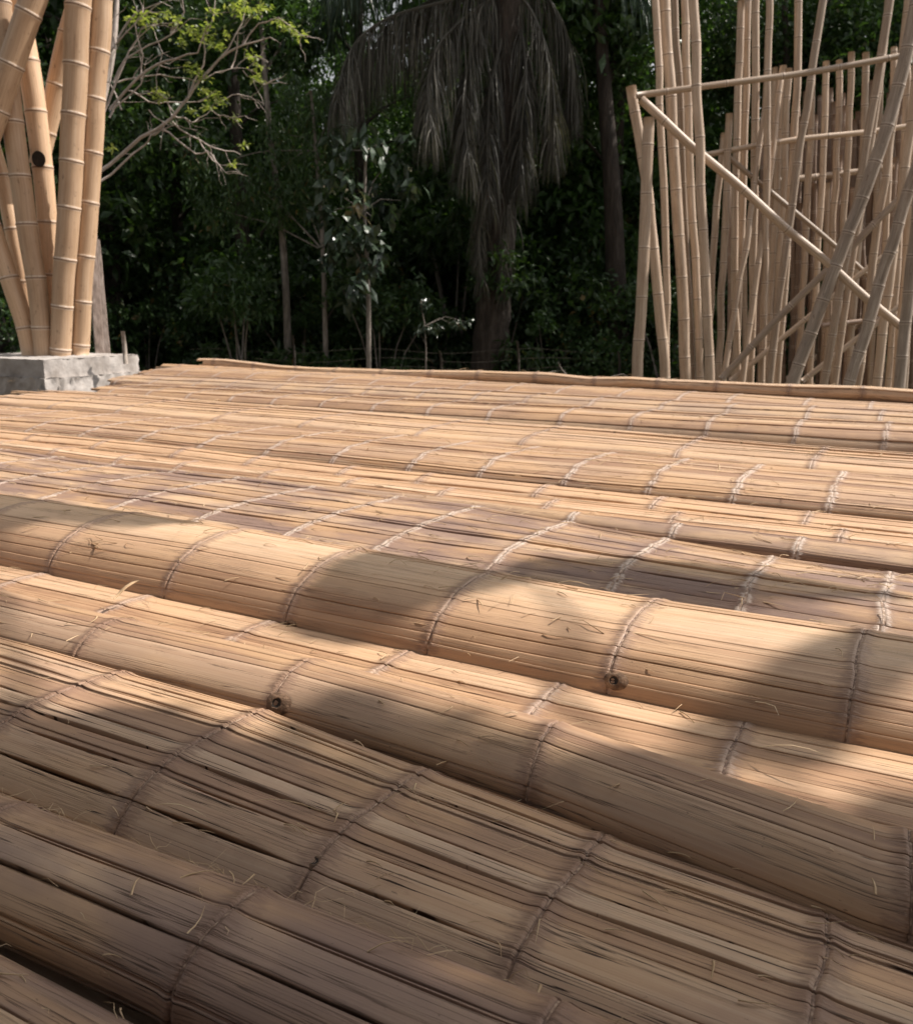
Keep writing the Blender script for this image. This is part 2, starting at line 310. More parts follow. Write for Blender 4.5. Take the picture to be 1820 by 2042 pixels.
# ------------------------------------------------------------------ split bamboo culms
def culm(label, u0, u1, profs, nslat, nodes, seed, gap=1.0, val=1.0, white=0.0, purple=0.3, du=0.014, wav=1.0,
         rag=0.04, knots=(), fibres=0, ridge_fibres=0, name='flattened_bamboo', cat='split bamboo', group=None, zoff=0.0, ringw=1.0, lift=1.0, deep=1.0, under=0.05, dens=0.8, jag=1.0):
    """profs: [(u, [(v,z)...])] in camera heights; u0,u1,nodes too"""
    rs = np.random.RandomState(seed); NS = [Noise1(seed * 31 + k) for k in range(12)]
    u0, u1 = u0 * HC, u1 * HC; nodes = np.sort(np.array(nodes) * HC)
    tab = []; S = np.linspace(0, 1, 72)
    for uu, pr in profs:
        pr = [(pr[0][0] + under, pr[0][1] - under)] + list(pr) + [(pr[-1][0] - under, pr[-1][1] - under)]
        p = np.array(pr) * HC; L = np.concatenate([[0], np.cumsum(np.hypot(*np.diff(p, axis=0).T))]); tot = L[-1]; L /= tot
        q = np.stack([np.interp(S, L, p[:, 0]), np.interp(S, L, p[:, 1])], -1)
        for _ in range(3): q[1:-1] = (q[:-2] + 2 * q[1:-1] + q[2:]) / 4
        tab.append((uu * HC, q, tot))
    tu = np.array([t_[0] for t_ in tab]); TQ = np.array([t_[1] for t_ in tab]); arc = float(np.mean([t_[2] for t_ in tab]))
    def surf(U, s):                      # U (n,), s (n,m) -> v,z and normal
        n, m = s.shape
        if len(tu) == 1: Q = np.broadcast_to(TQ[0][None], (n,) + TQ[0].shape)
        else:
            w = np.interp(U, tu, np.arange(len(tu))); i = np.minimum(w.astype(int), len(tu) - 2); f = (w - i)[:, None, None]
            Q = TQ[i] * (1 - f) + TQ[i + 1] * f
        x = np.clip(s, 0, 1) * 71; i = np.minimum(x.astype(int), 70); f = (x - i)[..., None]
        r = np.arange(n)[:, None]; A = Q[r, i]; B = Q[r, i + 1]; p = A * (1 - f) + B * f
        i0 = np.maximum(i - 2, 0); i1 = np.minimum(i + 3, 71); T = Q[r, i1] - Q[r, i0]; T = T / (np.linalg.norm(T, axis=-1, keepdims=True) + 1e-9)
        nn = np.stack([-T[..., 1], T[..., 0]], -1)
        v = p[..., 0] + wav * 0.006 * (NS[0](U * 1.3) + 0.12 * NS[1](U * 4))[:, None]
        z = p[..., 1] + wav * 0.004 * (NS[2](U * 1.5) + 0.2 * NS[3](U * 5))[:, None] + wav * 0.0009 * NS[4]((U * 4)[:, None] + s * 3.1)
        return v, z, nn
    w = 0.25 + rs.rand(nslat) ** 2.2; w /= w.sum(); b = np.concatenate([[0], np.cumsum(w)])
    bseed = rs.rand(nslat + 1) * 900; gsel = rs.rand(nslat + 1); gbase = np.where(gsel > 0.82, 1.0, np.where(gsel > 0.5, 0.36, 0.12)) * rs.uniform(0.5, 1.2, nslat + 1)
    tint = rs.rand(nslat); hoff = rs.randn(nslat) * 0.0009 * lift; jit = rs.randn(nslat) * 0.0005 * jag; tilt = rs.randn(nslat) * 0.0011 * lift
    def bound(k, U): 
        if k in (0, nslat): return np.full_like(U, b[k])
        return b[k] + (0.0026 * NS[5](U * 1.6 + bseed[k]) + 0.0004 * NS[6](U * 11 + bseed[k])) / arc
    def ndist(U, s, k=None):
        if len(nodes) == 0: return np.full(s.shape, 9.0)
        sk = 0.005 * NS[8](s * 2.6 + 3) + 0.0010 * jag * NS[9](s * 15)
        d = (U[:, None] + (jit[k] if k is not None else 0) + sk)[..., None] - nodes[None, None, :]
        j = np.argmin(np.abs(d), -1); return np.take_along_axis(d, j[..., None], -1)[..., 0]
    def opening(k, U):                   # gap between strips in metres
        nn = ndist(U, np.full((len(U), 1), b[k]))[:, 0] if len(nodes) else np.ones_like(U)
        g = np.minimum(np.clip(NS[7](U * 1.7 + bseed[k]) * 0.9 + 0.5, 0.05, 1.2) * gbase[k] * gap * 0.010, .0085)
        return g * (1 - 0.93 * np.exp(-(nn / 0.05) ** 2))
    def slat_pt(k, U, c, depth):         # c (m,) 0..1 within the strip, depth metres below the skin (m,)
        bl, br = bound(k, U), bound(k + 1, U); gl, gr = opening(k, U) / arc / 2, opening(k + 1, U) / arc / 2
        wk_ = br - bl; bl = bl + np.minimum(gl, .3 * wk_); br = br - np.minimum(gr, .3 * wk_)
        s = bl[:, None] + (br - bl)[:, None] * c[None, :]
        v, z, nn = surf(U, s); nd = ndist(U, s, k)
        conv = (0.0002 + 0.004 * w[k]) * (1 - np.abs(2 * c - 1) ** 6)[None, :]
        fade = 0.35 + 0.65 * np.clip(NS[10](U * 3.3 + bseed[k]) + 0.5, 0, 1)[:, None]
        h = hoff[k] + 0.0011 * lift * NS[11](U * 1.6 + bseed[k])[:, None] + tilt[k] * (c[None, :] - 0.5) + conv * fade - depth[None, :] \
            + 0.0028 * np.exp(-(nd / 0.011) ** 2) - 0.0030 * np.exp(-(nd / 0.0022) ** 2)
        v = v + nn[..., 0] * h; z = z + nn[..., 1] * h + zoff
        X = U[:, None] * UX + v * VX; Y = U[:, None] * UY + v * VY
        return np.stack([X, Y, z + ZP], -1), nd, s
    mid = (u0 + u1) / 2 if False else float(np.clip(-1.0 * HC, u0, u1))
    o0, _, _ = surf(np.array([mid]), np.array([[0.5]])); org = Vector((mid * UX + o0[0, 0] * VX, mid * UY + o0[0, 0] * VY, ZP))
    root = empty(name, org); tag(root, label, cat, group)
    V = []; F = []; ND = []; UV = []; TI = []; n0 = 0
    offs = np.array([-0.02, -0.011, -0.006, -0.0028, -0.0012, 0, 0.0012, 0.0028, 0.006, 0.011, 0.02])
    for k in range(nslat):
        a = u0 + rag * rs.randn() * 0.5 + (rag * 2 * rs.rand()); e = u1 - rag * rs.rand()
        U = np.arange(a, e, du)
        if len(nodes):
            sk = 0.005 * NS[8](np.array([(b[k] + b[k + 1]) / 2 * 2.6 + 3]))[0]
            ex = (nodes[:, None] - jit[k] - sk + offs[None, :]).ravel(); U = np.unique(np.concatenate([U, ex[(ex > a) & (ex < e)]]))
            U = U[np.concatenate([[True], np.diff(U) > 4e-4])]
        wk = w[k] * arc; ed = min(0.3, 0.0012 / wk)
        dp = 0.0012 * deep * (0.3 + gbase[k]) ; dr = 0.0012 * deep * (0.3 + gbase[k + 1])
        c = np.array([0, 0, ed, 0.14, 0.5, 0.86, 1 - ed, 1, 1]); dep = np.array([0.011, dp, 0, 0, 0, 0, 0, dr, 0.011])
        P, nd, s = slat_pt(k, U, c, dep)
        n, m = s.shape; V.append(P.reshape(-1, 3)); ND.append(nd.ravel())
        UV.append(np.stack([np.broadcast_to(U[:, None], s.shape), s * arc], -1).reshape(-1, 2) + np.array([seed * 3.37, seed * 1.7]))
        TI.append(np.full(n * m, tint[k])); F.append(grid_faces(n, m, n0))
        F[-1] = F[-1][:, ::-1]
        n0 += n * m
    Fall = np.concatenate(F)
    body = mesh('culm_wall', np.concatenate(V) - np.array(org), np.concatenate(F), M_SPLIT, root, True, None,
                {'nd': np.abs(np.concatenate(ND)), 'tint': np.concatenate(TI)}, np.concatenate(UV))
    nf_ = len(Fall) // 1; sm = np.ones(nf_, dtype=bool); sm[0::8] = False; sm[7::8] = False; body.data.polygons.foreach_set('use_smooth', sm); body.data.update()
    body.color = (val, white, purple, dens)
    for un in nodes:                     # each joint scar: a thin raised ring along the strips
        mb = MB()
        for k in range(nslat):
            sk = 0.005 * NS[8](np.array([(b[k] + b[k + 1]) / 2 * 2.6 + 3]))[0]; hw = ringw * (0.0007 + 0.0005 * rs.rand()) * (1 + 1.6 * white)
            ku = un - jit[k] + 0.0001 * rs.randn(); cc_ = (b[k] + (b[k + 1] - b[k]) * np.linspace(.02, .98, 7)); skc = 0.005 * NS[8](cc_ * 2.6 + 3) + 0.0010 * jag * NS[9](cc_ * 15); U0 = ku + np.array([-1, -0.45, 0.45, 1]) * hw
            if not (u0 + rag < un < u1 - rag): continue
            c = np.linspace(0.02, 0.98, 7); P = np.stack([slat_pt(k, U0 - skc[q], c[q:q + 1], np.zeros(1))[0][:, 0] for q in range(7)], 1)
            bump_ = np.array([-0.001, 0.0, 0.0, -0.001])[:, None] + (0.0010 + 0.0012 * white) + (0.0001 + .0003 * white) * rs.randn(4, 7)
            P[..., 2] += bump_; mb.add(P - np.array(org), grid_faces(4, 7)[:, ::-1])
        if mb.n: mb.build('node_ring', M_NODEW if white > 0.3 else M_NODE, root)
    for (kx, s_, r) in knots:            # bud scars: a raised rim round a hollow painted dark
        U = np.array([kx * HC]); v, z, nn = surf(U, np.array([[s_]])); p = Vector((U[0] * UX + v[0, 0] * VX, U[0] * UY + v[0, 0] * VY, z[0, 0] + ZP + zoff))
        nrm = Vector((nn[0, 0, 0] * VX, nn[0, 0, 0] * VY, nn[0, 0, 1])).normalized(); ax = Vector((UX, UY, 0)); bx = nrm.cross(ax)
        a = np.linspace(0, 2 * np.pi, 19)[:-1]; rings = [(2.0, -0.0015), (1.5, 0.0012), (1.1, 0.0026), (0.85, 0.0024), (0.6, 0.0010), (0.25, 0.0004)]
        vv = []
        for q, (rr, hh) in enumerate(rings):
            for i, t_ in enumerate(a):
                j = 1 + 0.07 * rs.randn() * (0 < q); e = p - org + ax * math.cos(t_) * rr * r * j * (1.35 if q < 2 else 1) + bx * math.sin(t_) * rr * r * j * 0.9 + nrm * (hh * r / 0.009 + 0.0016); vv.append(list(e))
        ff = grid_faces(6, 18, wrap=True).tolist() + [[90 + i for i in range(18)]]
        mi_ = [0] * 54 + [1] * (len(ff) - 54)
        mesh('bud_knot', vv, ff, [M_KNOT, M_HOLE], root, True, mi_)
    nf = fibres + ridge_fibres
    if nf:
        mb = MB()
        for i in range(nf):
            onr = i >= fibres
            uu = rs.uniform(max(u0, -6.5 * HC), min(u1, 0.25 * HC)); s_ = rs.uniform(0.72, 0.96) if onr else rs.uniform(0.05, 0.95)
            if not onr and rs.rand() < 0.4 and len(nodes): uu = nodes[rs.randint(len(nodes))] + rs.randn() * 0.02
            v, z, nn = surf(np.array([uu]), np.array([[s_]])); p = Vector((uu * UX + v[0, 0] * VX, uu * UY + v[0, 0] * VY, z[0, 0] + ZP + zoff + 0.001)) - org
            L = rs.uniform(0.008, 0.035) * (1.2 if onr else 1.0) * (1.0 if profs[0][1][0][0] < 2 else 1.7); an = rs.randn() * 0.35 + (0 if rs.rand() < .6 else math.pi) + (rs.randn() * 0.7 if rs.rand() < .35 else 0)
            dirv = Vector((UX, UY, 0)) * math.cos(an) + Vector((VX, VY, 0)) * math.sin(an); up = abs(rs.randn()) * (0.34 if onr else 0.16)
            pts = [p + dirv * (L * t_) + Vector((0, 0, L * up * math.sin(t_ * 2.2))) + Vector((-dirv.y, dirv.x, 0)) * (L * 0.25 * t_ * t_ * rs.randn()) for t_ in (0, .33, .66, 1)]
            fr = 1.0 if profs[0][1][0][0] < 2 else 2.4
            mb.tube(pts, [0.0004 * fr, 0.00035 * fr, 0.00025 * fr, 0.00012 * fr], 3, caps=False)
        tag(mb.build('frayed_fibres', M_FIBRE, root), kind='stuff')
    return root

def seq(a, b, step, jit=0.03, seed=1):
    r = random.Random(seed); out = []; x = a
    while x < b: out.append(x + r.uniform(-jit, jit)); x += step
    return out
UR = 2.2
G1 = 'flattened bamboo culms laid side by side on the pile'
# nearest rows
culm('dark stained split culm in the bottom left corner, nearest of all', -3.2, UR, [(0, [(.38, -.02), (.41, .03), (.5, .065), (.6, .07), (.68, .05), (.73, .02), (.745, -.02)])],
     15, [-2.2, -1.75, -1.27, -.84, -.40, .05, .5, 1, 1.5], 11, 1.5, 0.95, 0, .9, .009, group=G1, fibres=40, deep=.5)
culm('weathered culm with a frayed fibrous upper edge, second from the bottom left corner', -3.6, UR,
     [(0, [(.752, -.02), (.758, .03), (.78, .06), (.82, .083), (.87, .094), (.92, .09), (.96, .075), (.985, .05), (.99, .02)])],
     13, [-2.95, -2.45, -1.98, -1.44, -.87, -.36, .12, .6, 1.1, 1.6], 12, 1.4, 1.02, 0, .8, .009, group=G1, fibres=70, ridge_fibres=300, deep=.5, dens=.9, lift=.8)
culm('widest flattened culm in the shaded foreground with long black open splits', -3.9, UR,
     [(-3.0, [(1.0, -.02), (1.03, 0), (1.07, .04), (1.12, .07), (1.18, .088), (1.27, .096), (1.36, .09), (1.45, .08), (1.53, .06), (1.57, .02)]),
      (-1.28, [(1.0, -.03), (1.03, 0), (1.065, .035), (1.11, .065), (1.18, .086), (1.27, .094), (1.36, .09), (1.45, .08), (1.51, .06), (1.53, .02)]),
      (-.5, [(.985, -.03), (1.005, 0), (1.06, .035), (1.12, .048), (1.2, .046), (1.31, .036), (1.39, .022), (1.48, -.005), (1.56, -.04)]),
      (.3, [(.97, -.03), (.99, 0), (1.05, .035), (1.12, .045), (1.2, .04), (1.31, .022), (1.39, 0), (1.46, -.03), (1.54, -.06)])],
     21, [-3.4, -2.9, -2.36, -1.78, -1.31, -.87, -.47, -.06, .38, .85, 1.3, 1.8], 13, 1.6, 1.06, 0, .35, .008, group=G1, fibres=60, knots=[(-.868, .27, .0045)], deep=.45, dens=1.5, jag=1.6, lift=.7)
culm('narrow rounded culm with a black knot, half sunlit and half shaded', -4.6, UR,
     [(-3, [(1.60, -.03), (1.605, .02), (1.64, .057), (1.70, .082), (1.78, .085), (1.86, .06), (1.9, .02), (1.91, -.02)]),
      (-1.35, [(1.60, -.03), (1.605, .02), (1.635, .057), (1.70, .082), (1.78, .085), (1.85, .06), (1.89, .02), (1.9, -.02)]),
      (-.65, [(1.555, -.03), (1.565, .01), (1.60, .05), (1.66, .078), (1.73, .083), (1.79, .065), (1.83, .02), (1.84, -.02)]),
      (0, [(1.45, -.05), (1.455, -.01), (1.48, .035), (1.535, .07), (1.61, .083), (1.68, .065), (1.73, .02), (1.74, -.02)])],
     9, [-4.0, -3.3, -2.75, -2.1, -1.39, -.67, .06, .8, 1.5], 14, .35, 1.0, 0, .3, .009, group=G1, fibres=50, knots=[(-1.37, .27, .008)], lift=.6, under=.07)
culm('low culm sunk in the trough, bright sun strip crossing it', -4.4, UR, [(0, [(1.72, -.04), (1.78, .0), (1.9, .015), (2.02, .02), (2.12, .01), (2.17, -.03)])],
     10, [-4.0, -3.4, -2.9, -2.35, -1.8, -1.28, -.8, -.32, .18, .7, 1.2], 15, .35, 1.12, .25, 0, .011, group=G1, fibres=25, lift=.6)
culm('largest smooth half round culm arching across the middle of the pile', -6.0, UR,
     [(-4, [(2.12, -.03), (2.13, .03), (2.16, .09), (2.22, .14), (2.33, .172), (2.45, .182), (2.57, .17), (2.67, .13), (2.71, .06)]),
      (-2.3, [(2.12, -.03), (2.13, .03), (2.16, .08), (2.22, .13), (2.33, .165), (2.45, .175), (2.57, .165), (2.67, .13), (2.71, .06)]),
      (-.68, [(2.105, -.03), (2.11, .02), (2.135, .065), (2.19, .105), (2.29, .132), (2.42, .143), (2.55, .136), (2.66, .105), (2.7, .05)]),
      (.3, [(2.10, -.03), (2.105, .02), (2.13, .065), (2.19, .105), (2.29, .135), (2.42, .147), (2.55, .14), (2.66, .11), (2.7, .05)])],
     17, [-5.6, -5.05, -4.55, -3.98, -3.42, -2.89, -2.29, -1.75, -1.22, -.67, -.09, .45, 1.0, 1.6], 16, .28, 1.12, .12, .05, .011, group=G1, fibres=60,
     knots=[(-2.9, .13, .004), (-1.73, .13, .005), (-.655, .17, .007)], lift=.5, deep=.7, dens=.45)
culm('brownish culm with thick white crusted joints behind the big smooth one', -9.8, UR,
     [(-6, [(2.74, .0), (2.9, .05), (3.1, .07), (3.4, .075), (3.7, .06), (3.96, .04), (3.99, -.02)]),
      (-2, [(2.74, -.02), (2.88, .03), (3.05, .055), (3.35, .06), (3.65, .05), (3.93, .035), (3.98, -.02)]),
      (-.53, [(2.85, -.05), (2.97, -.01), (3.02, .025), (3.12, .044), (3.3, .04), (3.5, .024), (3.66, .01), (3.73, -.03)]),
      (.3, [(2.85, -.05), (2.97, -.01), (3.02, .025), (3.12, .046), (3.3, .04), (3.5, .022), (3.64, .01), (3.70, -.03)])],
     24, [-9.2, -8.6, -8, -7.4, -6.75, -6.15, -5.6, -5.05, -4.5, -3.98, -3.48, -2.94, -2.4, -1.94, -1.43, -.95, -.5, -.07, .4, .9, 1.5], 17, 1.1, 1.0, .75, .95, .013, group=G1, fibres=240, jag=3, dens=1.0, lift=1.2)
culm('dark narrow culm wedged between the white jointed culm and the pale one', -4.5, UR,
     [(-1.6, [(3.86, -.03), (3.88, .01), (3.92, .03), (3.97, .03), (4.0, .0), (4.01, -.03)]), (-.5, [(3.76, -.03), (3.775, .02), (3.84, .043), (3.93, .045), (3.99, .02), (4.0, -.03)])],
     6, [-1.45, -.95, -.42, .05, .5, 1.1], 18, .3, .95, .9, .7, .013, group=G1, fibres=20)
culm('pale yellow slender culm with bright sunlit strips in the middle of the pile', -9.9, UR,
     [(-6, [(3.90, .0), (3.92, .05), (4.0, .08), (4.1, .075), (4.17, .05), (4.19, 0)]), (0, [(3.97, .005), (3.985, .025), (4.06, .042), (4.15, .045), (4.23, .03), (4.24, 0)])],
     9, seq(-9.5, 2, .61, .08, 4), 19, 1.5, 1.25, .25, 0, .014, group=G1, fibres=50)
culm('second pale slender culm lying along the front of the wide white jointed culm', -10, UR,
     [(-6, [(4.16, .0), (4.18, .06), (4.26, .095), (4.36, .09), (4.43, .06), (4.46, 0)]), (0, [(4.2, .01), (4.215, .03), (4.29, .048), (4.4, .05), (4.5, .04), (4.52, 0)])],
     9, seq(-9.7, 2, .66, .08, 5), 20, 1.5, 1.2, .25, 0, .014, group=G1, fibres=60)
culm('broad sunlit culm with white powdery joints, midway up the pile', -8.45, UR,
     [(-7, [(4.55, -.02), (4.57, .03), (4.63, .07), (4.8, .095), (5.1, .1), (5.4, .1), (5.6, .08)]), (-1.2, [(4.59, -.04), (4.6, .01), (4.63, .055), (4.68, .08), (4.8, .105), (5.0, .115), (5.26, .105), (5.5, .095), (5.6, .06)]),
      (0, [(4.66, -.05), (4.66, .01), (4.69, .055), (4.78, .085), (4.95, .098), (5.2, .09), (5.5, .085), (5.62, .05)])],
     22, [-9.9, -9.3, -8.7, -8.1, -7.5, -6.9, -6.3, -5.7, -5.1, -4.5, -3.9, -3.34, -2.77, -2.29, -1.76, -1.28, -.84, -.38, .08, .6, 1.2], 21, 1.0, 1.06, .7, .3, .016, group=G1, fibres=300, jag=3.5, dens=.9, lift=1.2)
culm('thin straw coloured strips fanned over the back of the broad sunlit culm', -8.5, UR,
     [(-7, [(5.5, .08), (5.55, .12), (5.8, .15), (6.2, .15), (6.6, .13), (6.75, .06)]), (0, [(5.5, .07), (5.55, .1), (5.75, .125), (6.0, .13), (6.25, .115), (6.35, .05)])],
     20, seq(-10, 2, .95, .15, 6), 22, 1.2, 1.1, .3, .2, .018, group=G1, fibres=90, rag=.1, lift=1.8, dens=1)
culm('rounded tan culm with evenly spaced white joint bands, third from the far edge', -8.5, UR,
     [(-8, [(6.85, -.02), (6.9, .04), (7.0, .1), (7.2, .13), (7.5, .13), (7.8, .1)]), (-.7, [(6.73, -.04), (6.74, .03), (6.77, .09), (6.84, .14), (6.98, .175), (7.2, .18), (7.55, .155), (7.8, .12), (7.9, .05)])],
     16, [-10.0, -9.4, -8.75, -8.1, -7.5, -6.9, -6.3, -5.75, -5.15, -4.55, -3.95, -3.34, -2.68, -2.08, -1.48, -.84, -.25, .35, .95, 1.6], 23, .9, 1.0, .6, .3, .018, group=G1, fibres=140, jag=3.5, dens=.9, lift=1.2)
culm('tan culm with faint joints just behind the evenly banded one', -9.2, UR,
     [(-8, [(7.8, .05), (7.85, .12), (8.0, .16), (8.3, .17), (8.6, .15), (8.75, .08)]), (0, [(7.85, .05), (7.88, .11), (8.0, .155), (8.25, .16), (8.5, .14), (8.6, .05)])],
     12, seq(-9.6, 2, .62, .06, 9), 24, 1.0, .96, .5, .5, .02, group=G1, fibres=60, lift=1.4, dens=1)
culm('brown flattened culm in the dark slot under the last pole', -9.6, UR,
     [(-8, [(8.7, .02), (8.8, .13), (9.0, .18), (9.4, .19), (9.8, .15)]), (-3, [(8.7, .02), (8.8, .10), (9.0, .14), (9.4, .15), (9.8, .12), (10, .08)]), (0, [(8.7, .0), (8.8, .04), (9.1, .09), (9.5, .1), (9.9, .09), (10, .04)])],
     12, seq(-9.5, 2, .6, .06, 10), 25, .6, .95, .5, .3, .02, group=G1, fibres=40)
# far edge: two slender cracked culms, lumpy
_rl = random.Random(5); _lp = []
for q in range(24):
    uu = -9.5 + q * .5; base = .245 + (.03 if uu < -8 else -.012 if uu < -4 else .0) + _rl.uniform(-.014, .016); th_ = _rl.uniform(.115, .15); dv = _rl.uniform(-.02, .02)
    _lp.append((uu, [(9.80 + dv, base - th_), (9.76 + dv, base - th_ * .6), (9.79 + dv, base - .02), (9.88 + dv, base), (9.97 + dv, base - .025), (10.02 + dv, base - th_ * .6), (9.98 + dv, base - th_)]))
culm('lumpy cracked slender pole forming the far top edge of the pile', -9.5, UR, _lp,
     10, seq(-9.2, 2, .72, .06, 11), 26, .6, 1.05, .15, .15, .016, group=G1, fibres=70, ridge_fibres=90, wav=1.5, lift=2.4, under=0.01)
culm('slender culm tucked against the front of the lumpy far edge pole', -9.9, -2.8,
     [(-9.8, [(9.4, .12), (9.42, .2), (9.5, .235), (9.6, .22), (9.68, .15)]), (-3, [(9.45, .05), (9.46, .11), (9.52, .14), (9.6, .13), (9.68, .08)])],
     6, seq(-9.5, -3, .66, .06, 12), 27, .6, 1.1, .25, .05, .02, group=G1, fibres=20)
# the hidden bulk of the pile: older culms in layers underneath, and bearers
k = 0
for layer in range(3):
    for i in range(16):
        v = 0.45 + i * 0.62 + (0.3 if layer % 2 else 0); wd = 0.6
        k += 1
        zz = -0.10 - layer * 0.07
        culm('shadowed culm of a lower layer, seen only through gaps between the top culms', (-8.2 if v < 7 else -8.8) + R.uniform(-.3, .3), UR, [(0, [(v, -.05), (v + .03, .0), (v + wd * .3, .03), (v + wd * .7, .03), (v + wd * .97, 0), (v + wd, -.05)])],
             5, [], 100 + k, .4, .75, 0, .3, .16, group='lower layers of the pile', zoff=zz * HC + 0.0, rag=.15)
for i, uu in enumerate((-9.0, -6.2, -3.4, -.6)):
    mb = MB(); a = Vector((uu * HC * UX + .3 * HC * VX, uu * HC * UY + .3 * HC * VY, .36)); e = Vector((uu * HC * UX + 10.2 * HC * VX, uu * HC * UY + 10.2 * HC * VY, .36))
    mb.tube([a, e], [.36, .36], 14)
    tag(mb.build('bearer_log', M_PLANK), 'thick bearer log under the pile, ' + ('leftmost', 'second from the left', 'second from the right', 'rightmost')[i], 'log', 'bearer logs under the pile')

# ------------------------------------------------------------------ loose chips on the pile
def chip(px, py, z, L, w, ang, up, label, name='bamboo_chip', cat='chip'):
    p = atz(px, py, ZP + z * HC); mb = MB(); d = Vector((math.cos(ang), math.sin(ang), up)).normalized(); sd_ = Vector((-d.y, d.x, 0)).normalized()
    pts = [Vector((0, 0, 0.001)) + d * (L * t_) + Vector((0, 0, 0.1 * L * math.sin(3 * t_))) for t_ in (0, .25, .5, .75, 1)]
    vv = []
    for i, q in enumerate(pts):
        ww = w * (0.5, 1, .9, .8, .25)[i]
        for s_, hh in ((-1, 0), (-.6, .35), (.6, .45), (1, 0), (.6, -.25), (-.6, -.25)): vv.append(list(q + sd_ * ww * s_ * .5 + Vector((0, 0, 1)) * ww * hh * .6 + Vector((0, 0, w * .2))))
    mb.add(vv, grid_faces(5, 6, wrap=True).tolist() + [[0, 1, 2, 3, 4, 5], [29, 28, 27, 26, 25, 24]])
    o = mb.build(name, M_FIBRE); o.location = p; tag(o, label, cat)
chip(228, 1198, .06, .05, .009, .75, .5, 'curled orange bamboo chip standing in the groove left of the big smooth culm')
chip(1510, 1493, .04, .075, .0022, -.7, .2, 'pale forked straw lying in the sunlit trough at right', 'loose_straw', 'straw')
chip(640, 2030 - 410, .07, .07, .0016, 3.0, .05, 'thin pale straw crossing the widest shaded culm', 'loose_straw', 'straw')
chip(310, 1608, .09, .065, .0018, -.5, .1, 'loose pale straw beside a dark joint of the widest culm', 'loose_straw', 'straw')
chip(1860 * .614 + 50, 930, .1, .06, .003, .6, .25, 'short brown sliver on the broad powdery jointed culm', 'loose_straw', 'straw')

# ------------------------------------------------------------------ whole bamboo poles
def pole(label, pts, r0, r1, mat, step, seed=1, name='bamboo_pole', cat='pole', group=None, nodes=None, seg=14, rings=False, jitter=0.006, down=False, bulge=0.07, endring=True):
    """pts: world points from the foot up"""
    rs = random.Random(seed); P = [Vector(p) for p in pts]
    if down and P[0].z > 0:            # run on to the ground
        d = (P[0] - P[1]).normalized(); 
        if d.z < -0.2: P.insert(0, P[0] + d * (P[0].z / -d.z))
    L = sum((P[i + 1] - P[i]).length for i in range(len(P) - 1))
    if nodes is None:
        nodes = []; x = rs.uniform(0.05, step)
        while x < L - .03: nodes.append(x); x += step * rs.uniform(.88, 1.12)
    base = P[0].copy(); Q = [p - base for p in P]
    root = empty(name, base) if rings else None
    v, f, nd, uv, (s, C, rr) = tube_arrays(Q, [r0, r1], seg, nodes=nodes, bulge=bulge, ds=0.1)
    n = len(s); V = v.reshape(n, seg + 1, 3)
    n1, n2 = Noise1(seed * 7 + 1), Noise1(seed * 7 + 2)
    V[:, :, 0] += (n1(s / step) * jitter)[:, None]; V[:, :, 1] += (n2(s / step) * jitter)[:, None]
    o = mesh('culm' if rings else name, V.reshape(-1, 3), f, mat, root, True, None, {'nd': np.abs(nd)}, uv)
    if rings:
        for x in nodes:
            i = int(np.argmin(np.abs(s - x))); 
            if i < 1 or i > n - 2: continue
            c = C[i] + np.array([n1(s[i] / step) * jitter, n2(s[i] / step) * jitter, 0]); T = C[i + 1] - C[i - 1]; T /= np.linalg.norm(T)
            A = np.cross(T, [1, 0, 0]); A /= np.linalg.norm(A); B = np.cross(T, A); a = np.linspace(0, 2 * np.pi, 25)[:-1]
            vv = []
            for h, g in ((-.006, 1.0), (-.0035, 1.035), (0, 1.05), (.0035, 1.035), (.006, 1.0)):
                vv.append(c + T * (h + .010) + rr[i] / (1 + bulge) * g * 1.01 * (np.cos(a)[:, None] * A + np.sin(a)[:, None] * B))
            mesh('node_ring', np.array(vv), grid_faces(5, 24, wrap=True), M_NODEP, root)
        o = root
    else: o.location = base
    tag(o, label, cat, group); return o
M_NODEP = simple("pole_node", [(0.3, (0.42, 0.30, 0.21)), (0.6, (0.66, 0.55, 0.45))], 40, 0.6, 0)
YB = 6.95; GL = 'bamboo column poles fanning out of the concrete footing'
ZB = 1.145
def colpole(label, px, w0, w1, seed, dY=0.0, lean=0.0, **k):
    n = len(px); P = [at(x, y, YB + dY + lean * i / (n - 1)) for i, (x, y) in enumerate(px)]
    Y0 = YB + dY; return pole(label, P, w0 / FPX * Y0 / 2 * .95, w1 / FPX * Y0 / 2 * .95, M_POLE, .36, seed, 'column_pole', 'bamboo pole', GL, rings=True, seg=24, **k)
colpole('thick column pole in front, second from the right of the footing', [(121, 712), (124, 640), (132, 500), (139, 400), (146, 240), (150, 130), (158, 0), (166, -140)], 41, 48, 31)
colpole('rightmost column pole with dark scorch marks near its top', [(159, 708), (164, 600), (172, 480), (178, 370), (189, 210), (195, 120), (202, 0), (210, -140)], 37, 43, 32, .12)
colpole('column pole leaning left, third from the right, just left of the thick front one', [(88, 714), (84, 650), (74, 578), (62, 490), (49, 414), (36, 324), (24, 227), (10, 100), (-6, -40), (-18, -140)], 38, 42, 33, .0)
hp = colpole('column pole with a round hole bored through it', [(106, 700), (105, 640), (101, 560), (97, 483), (91, 391), (82, 293), (66, 188), (49, 80), (31, -20), (10, -140)], 33, 46, 34, .18)
colpole('pale column pole slanting steeply out of the left edge from the footing', [(62, 712), (52, 660), (37, 605), (17, 545), (-5, 480), (-45, 370), (-90, 240)], 36, 38, 35, .05)
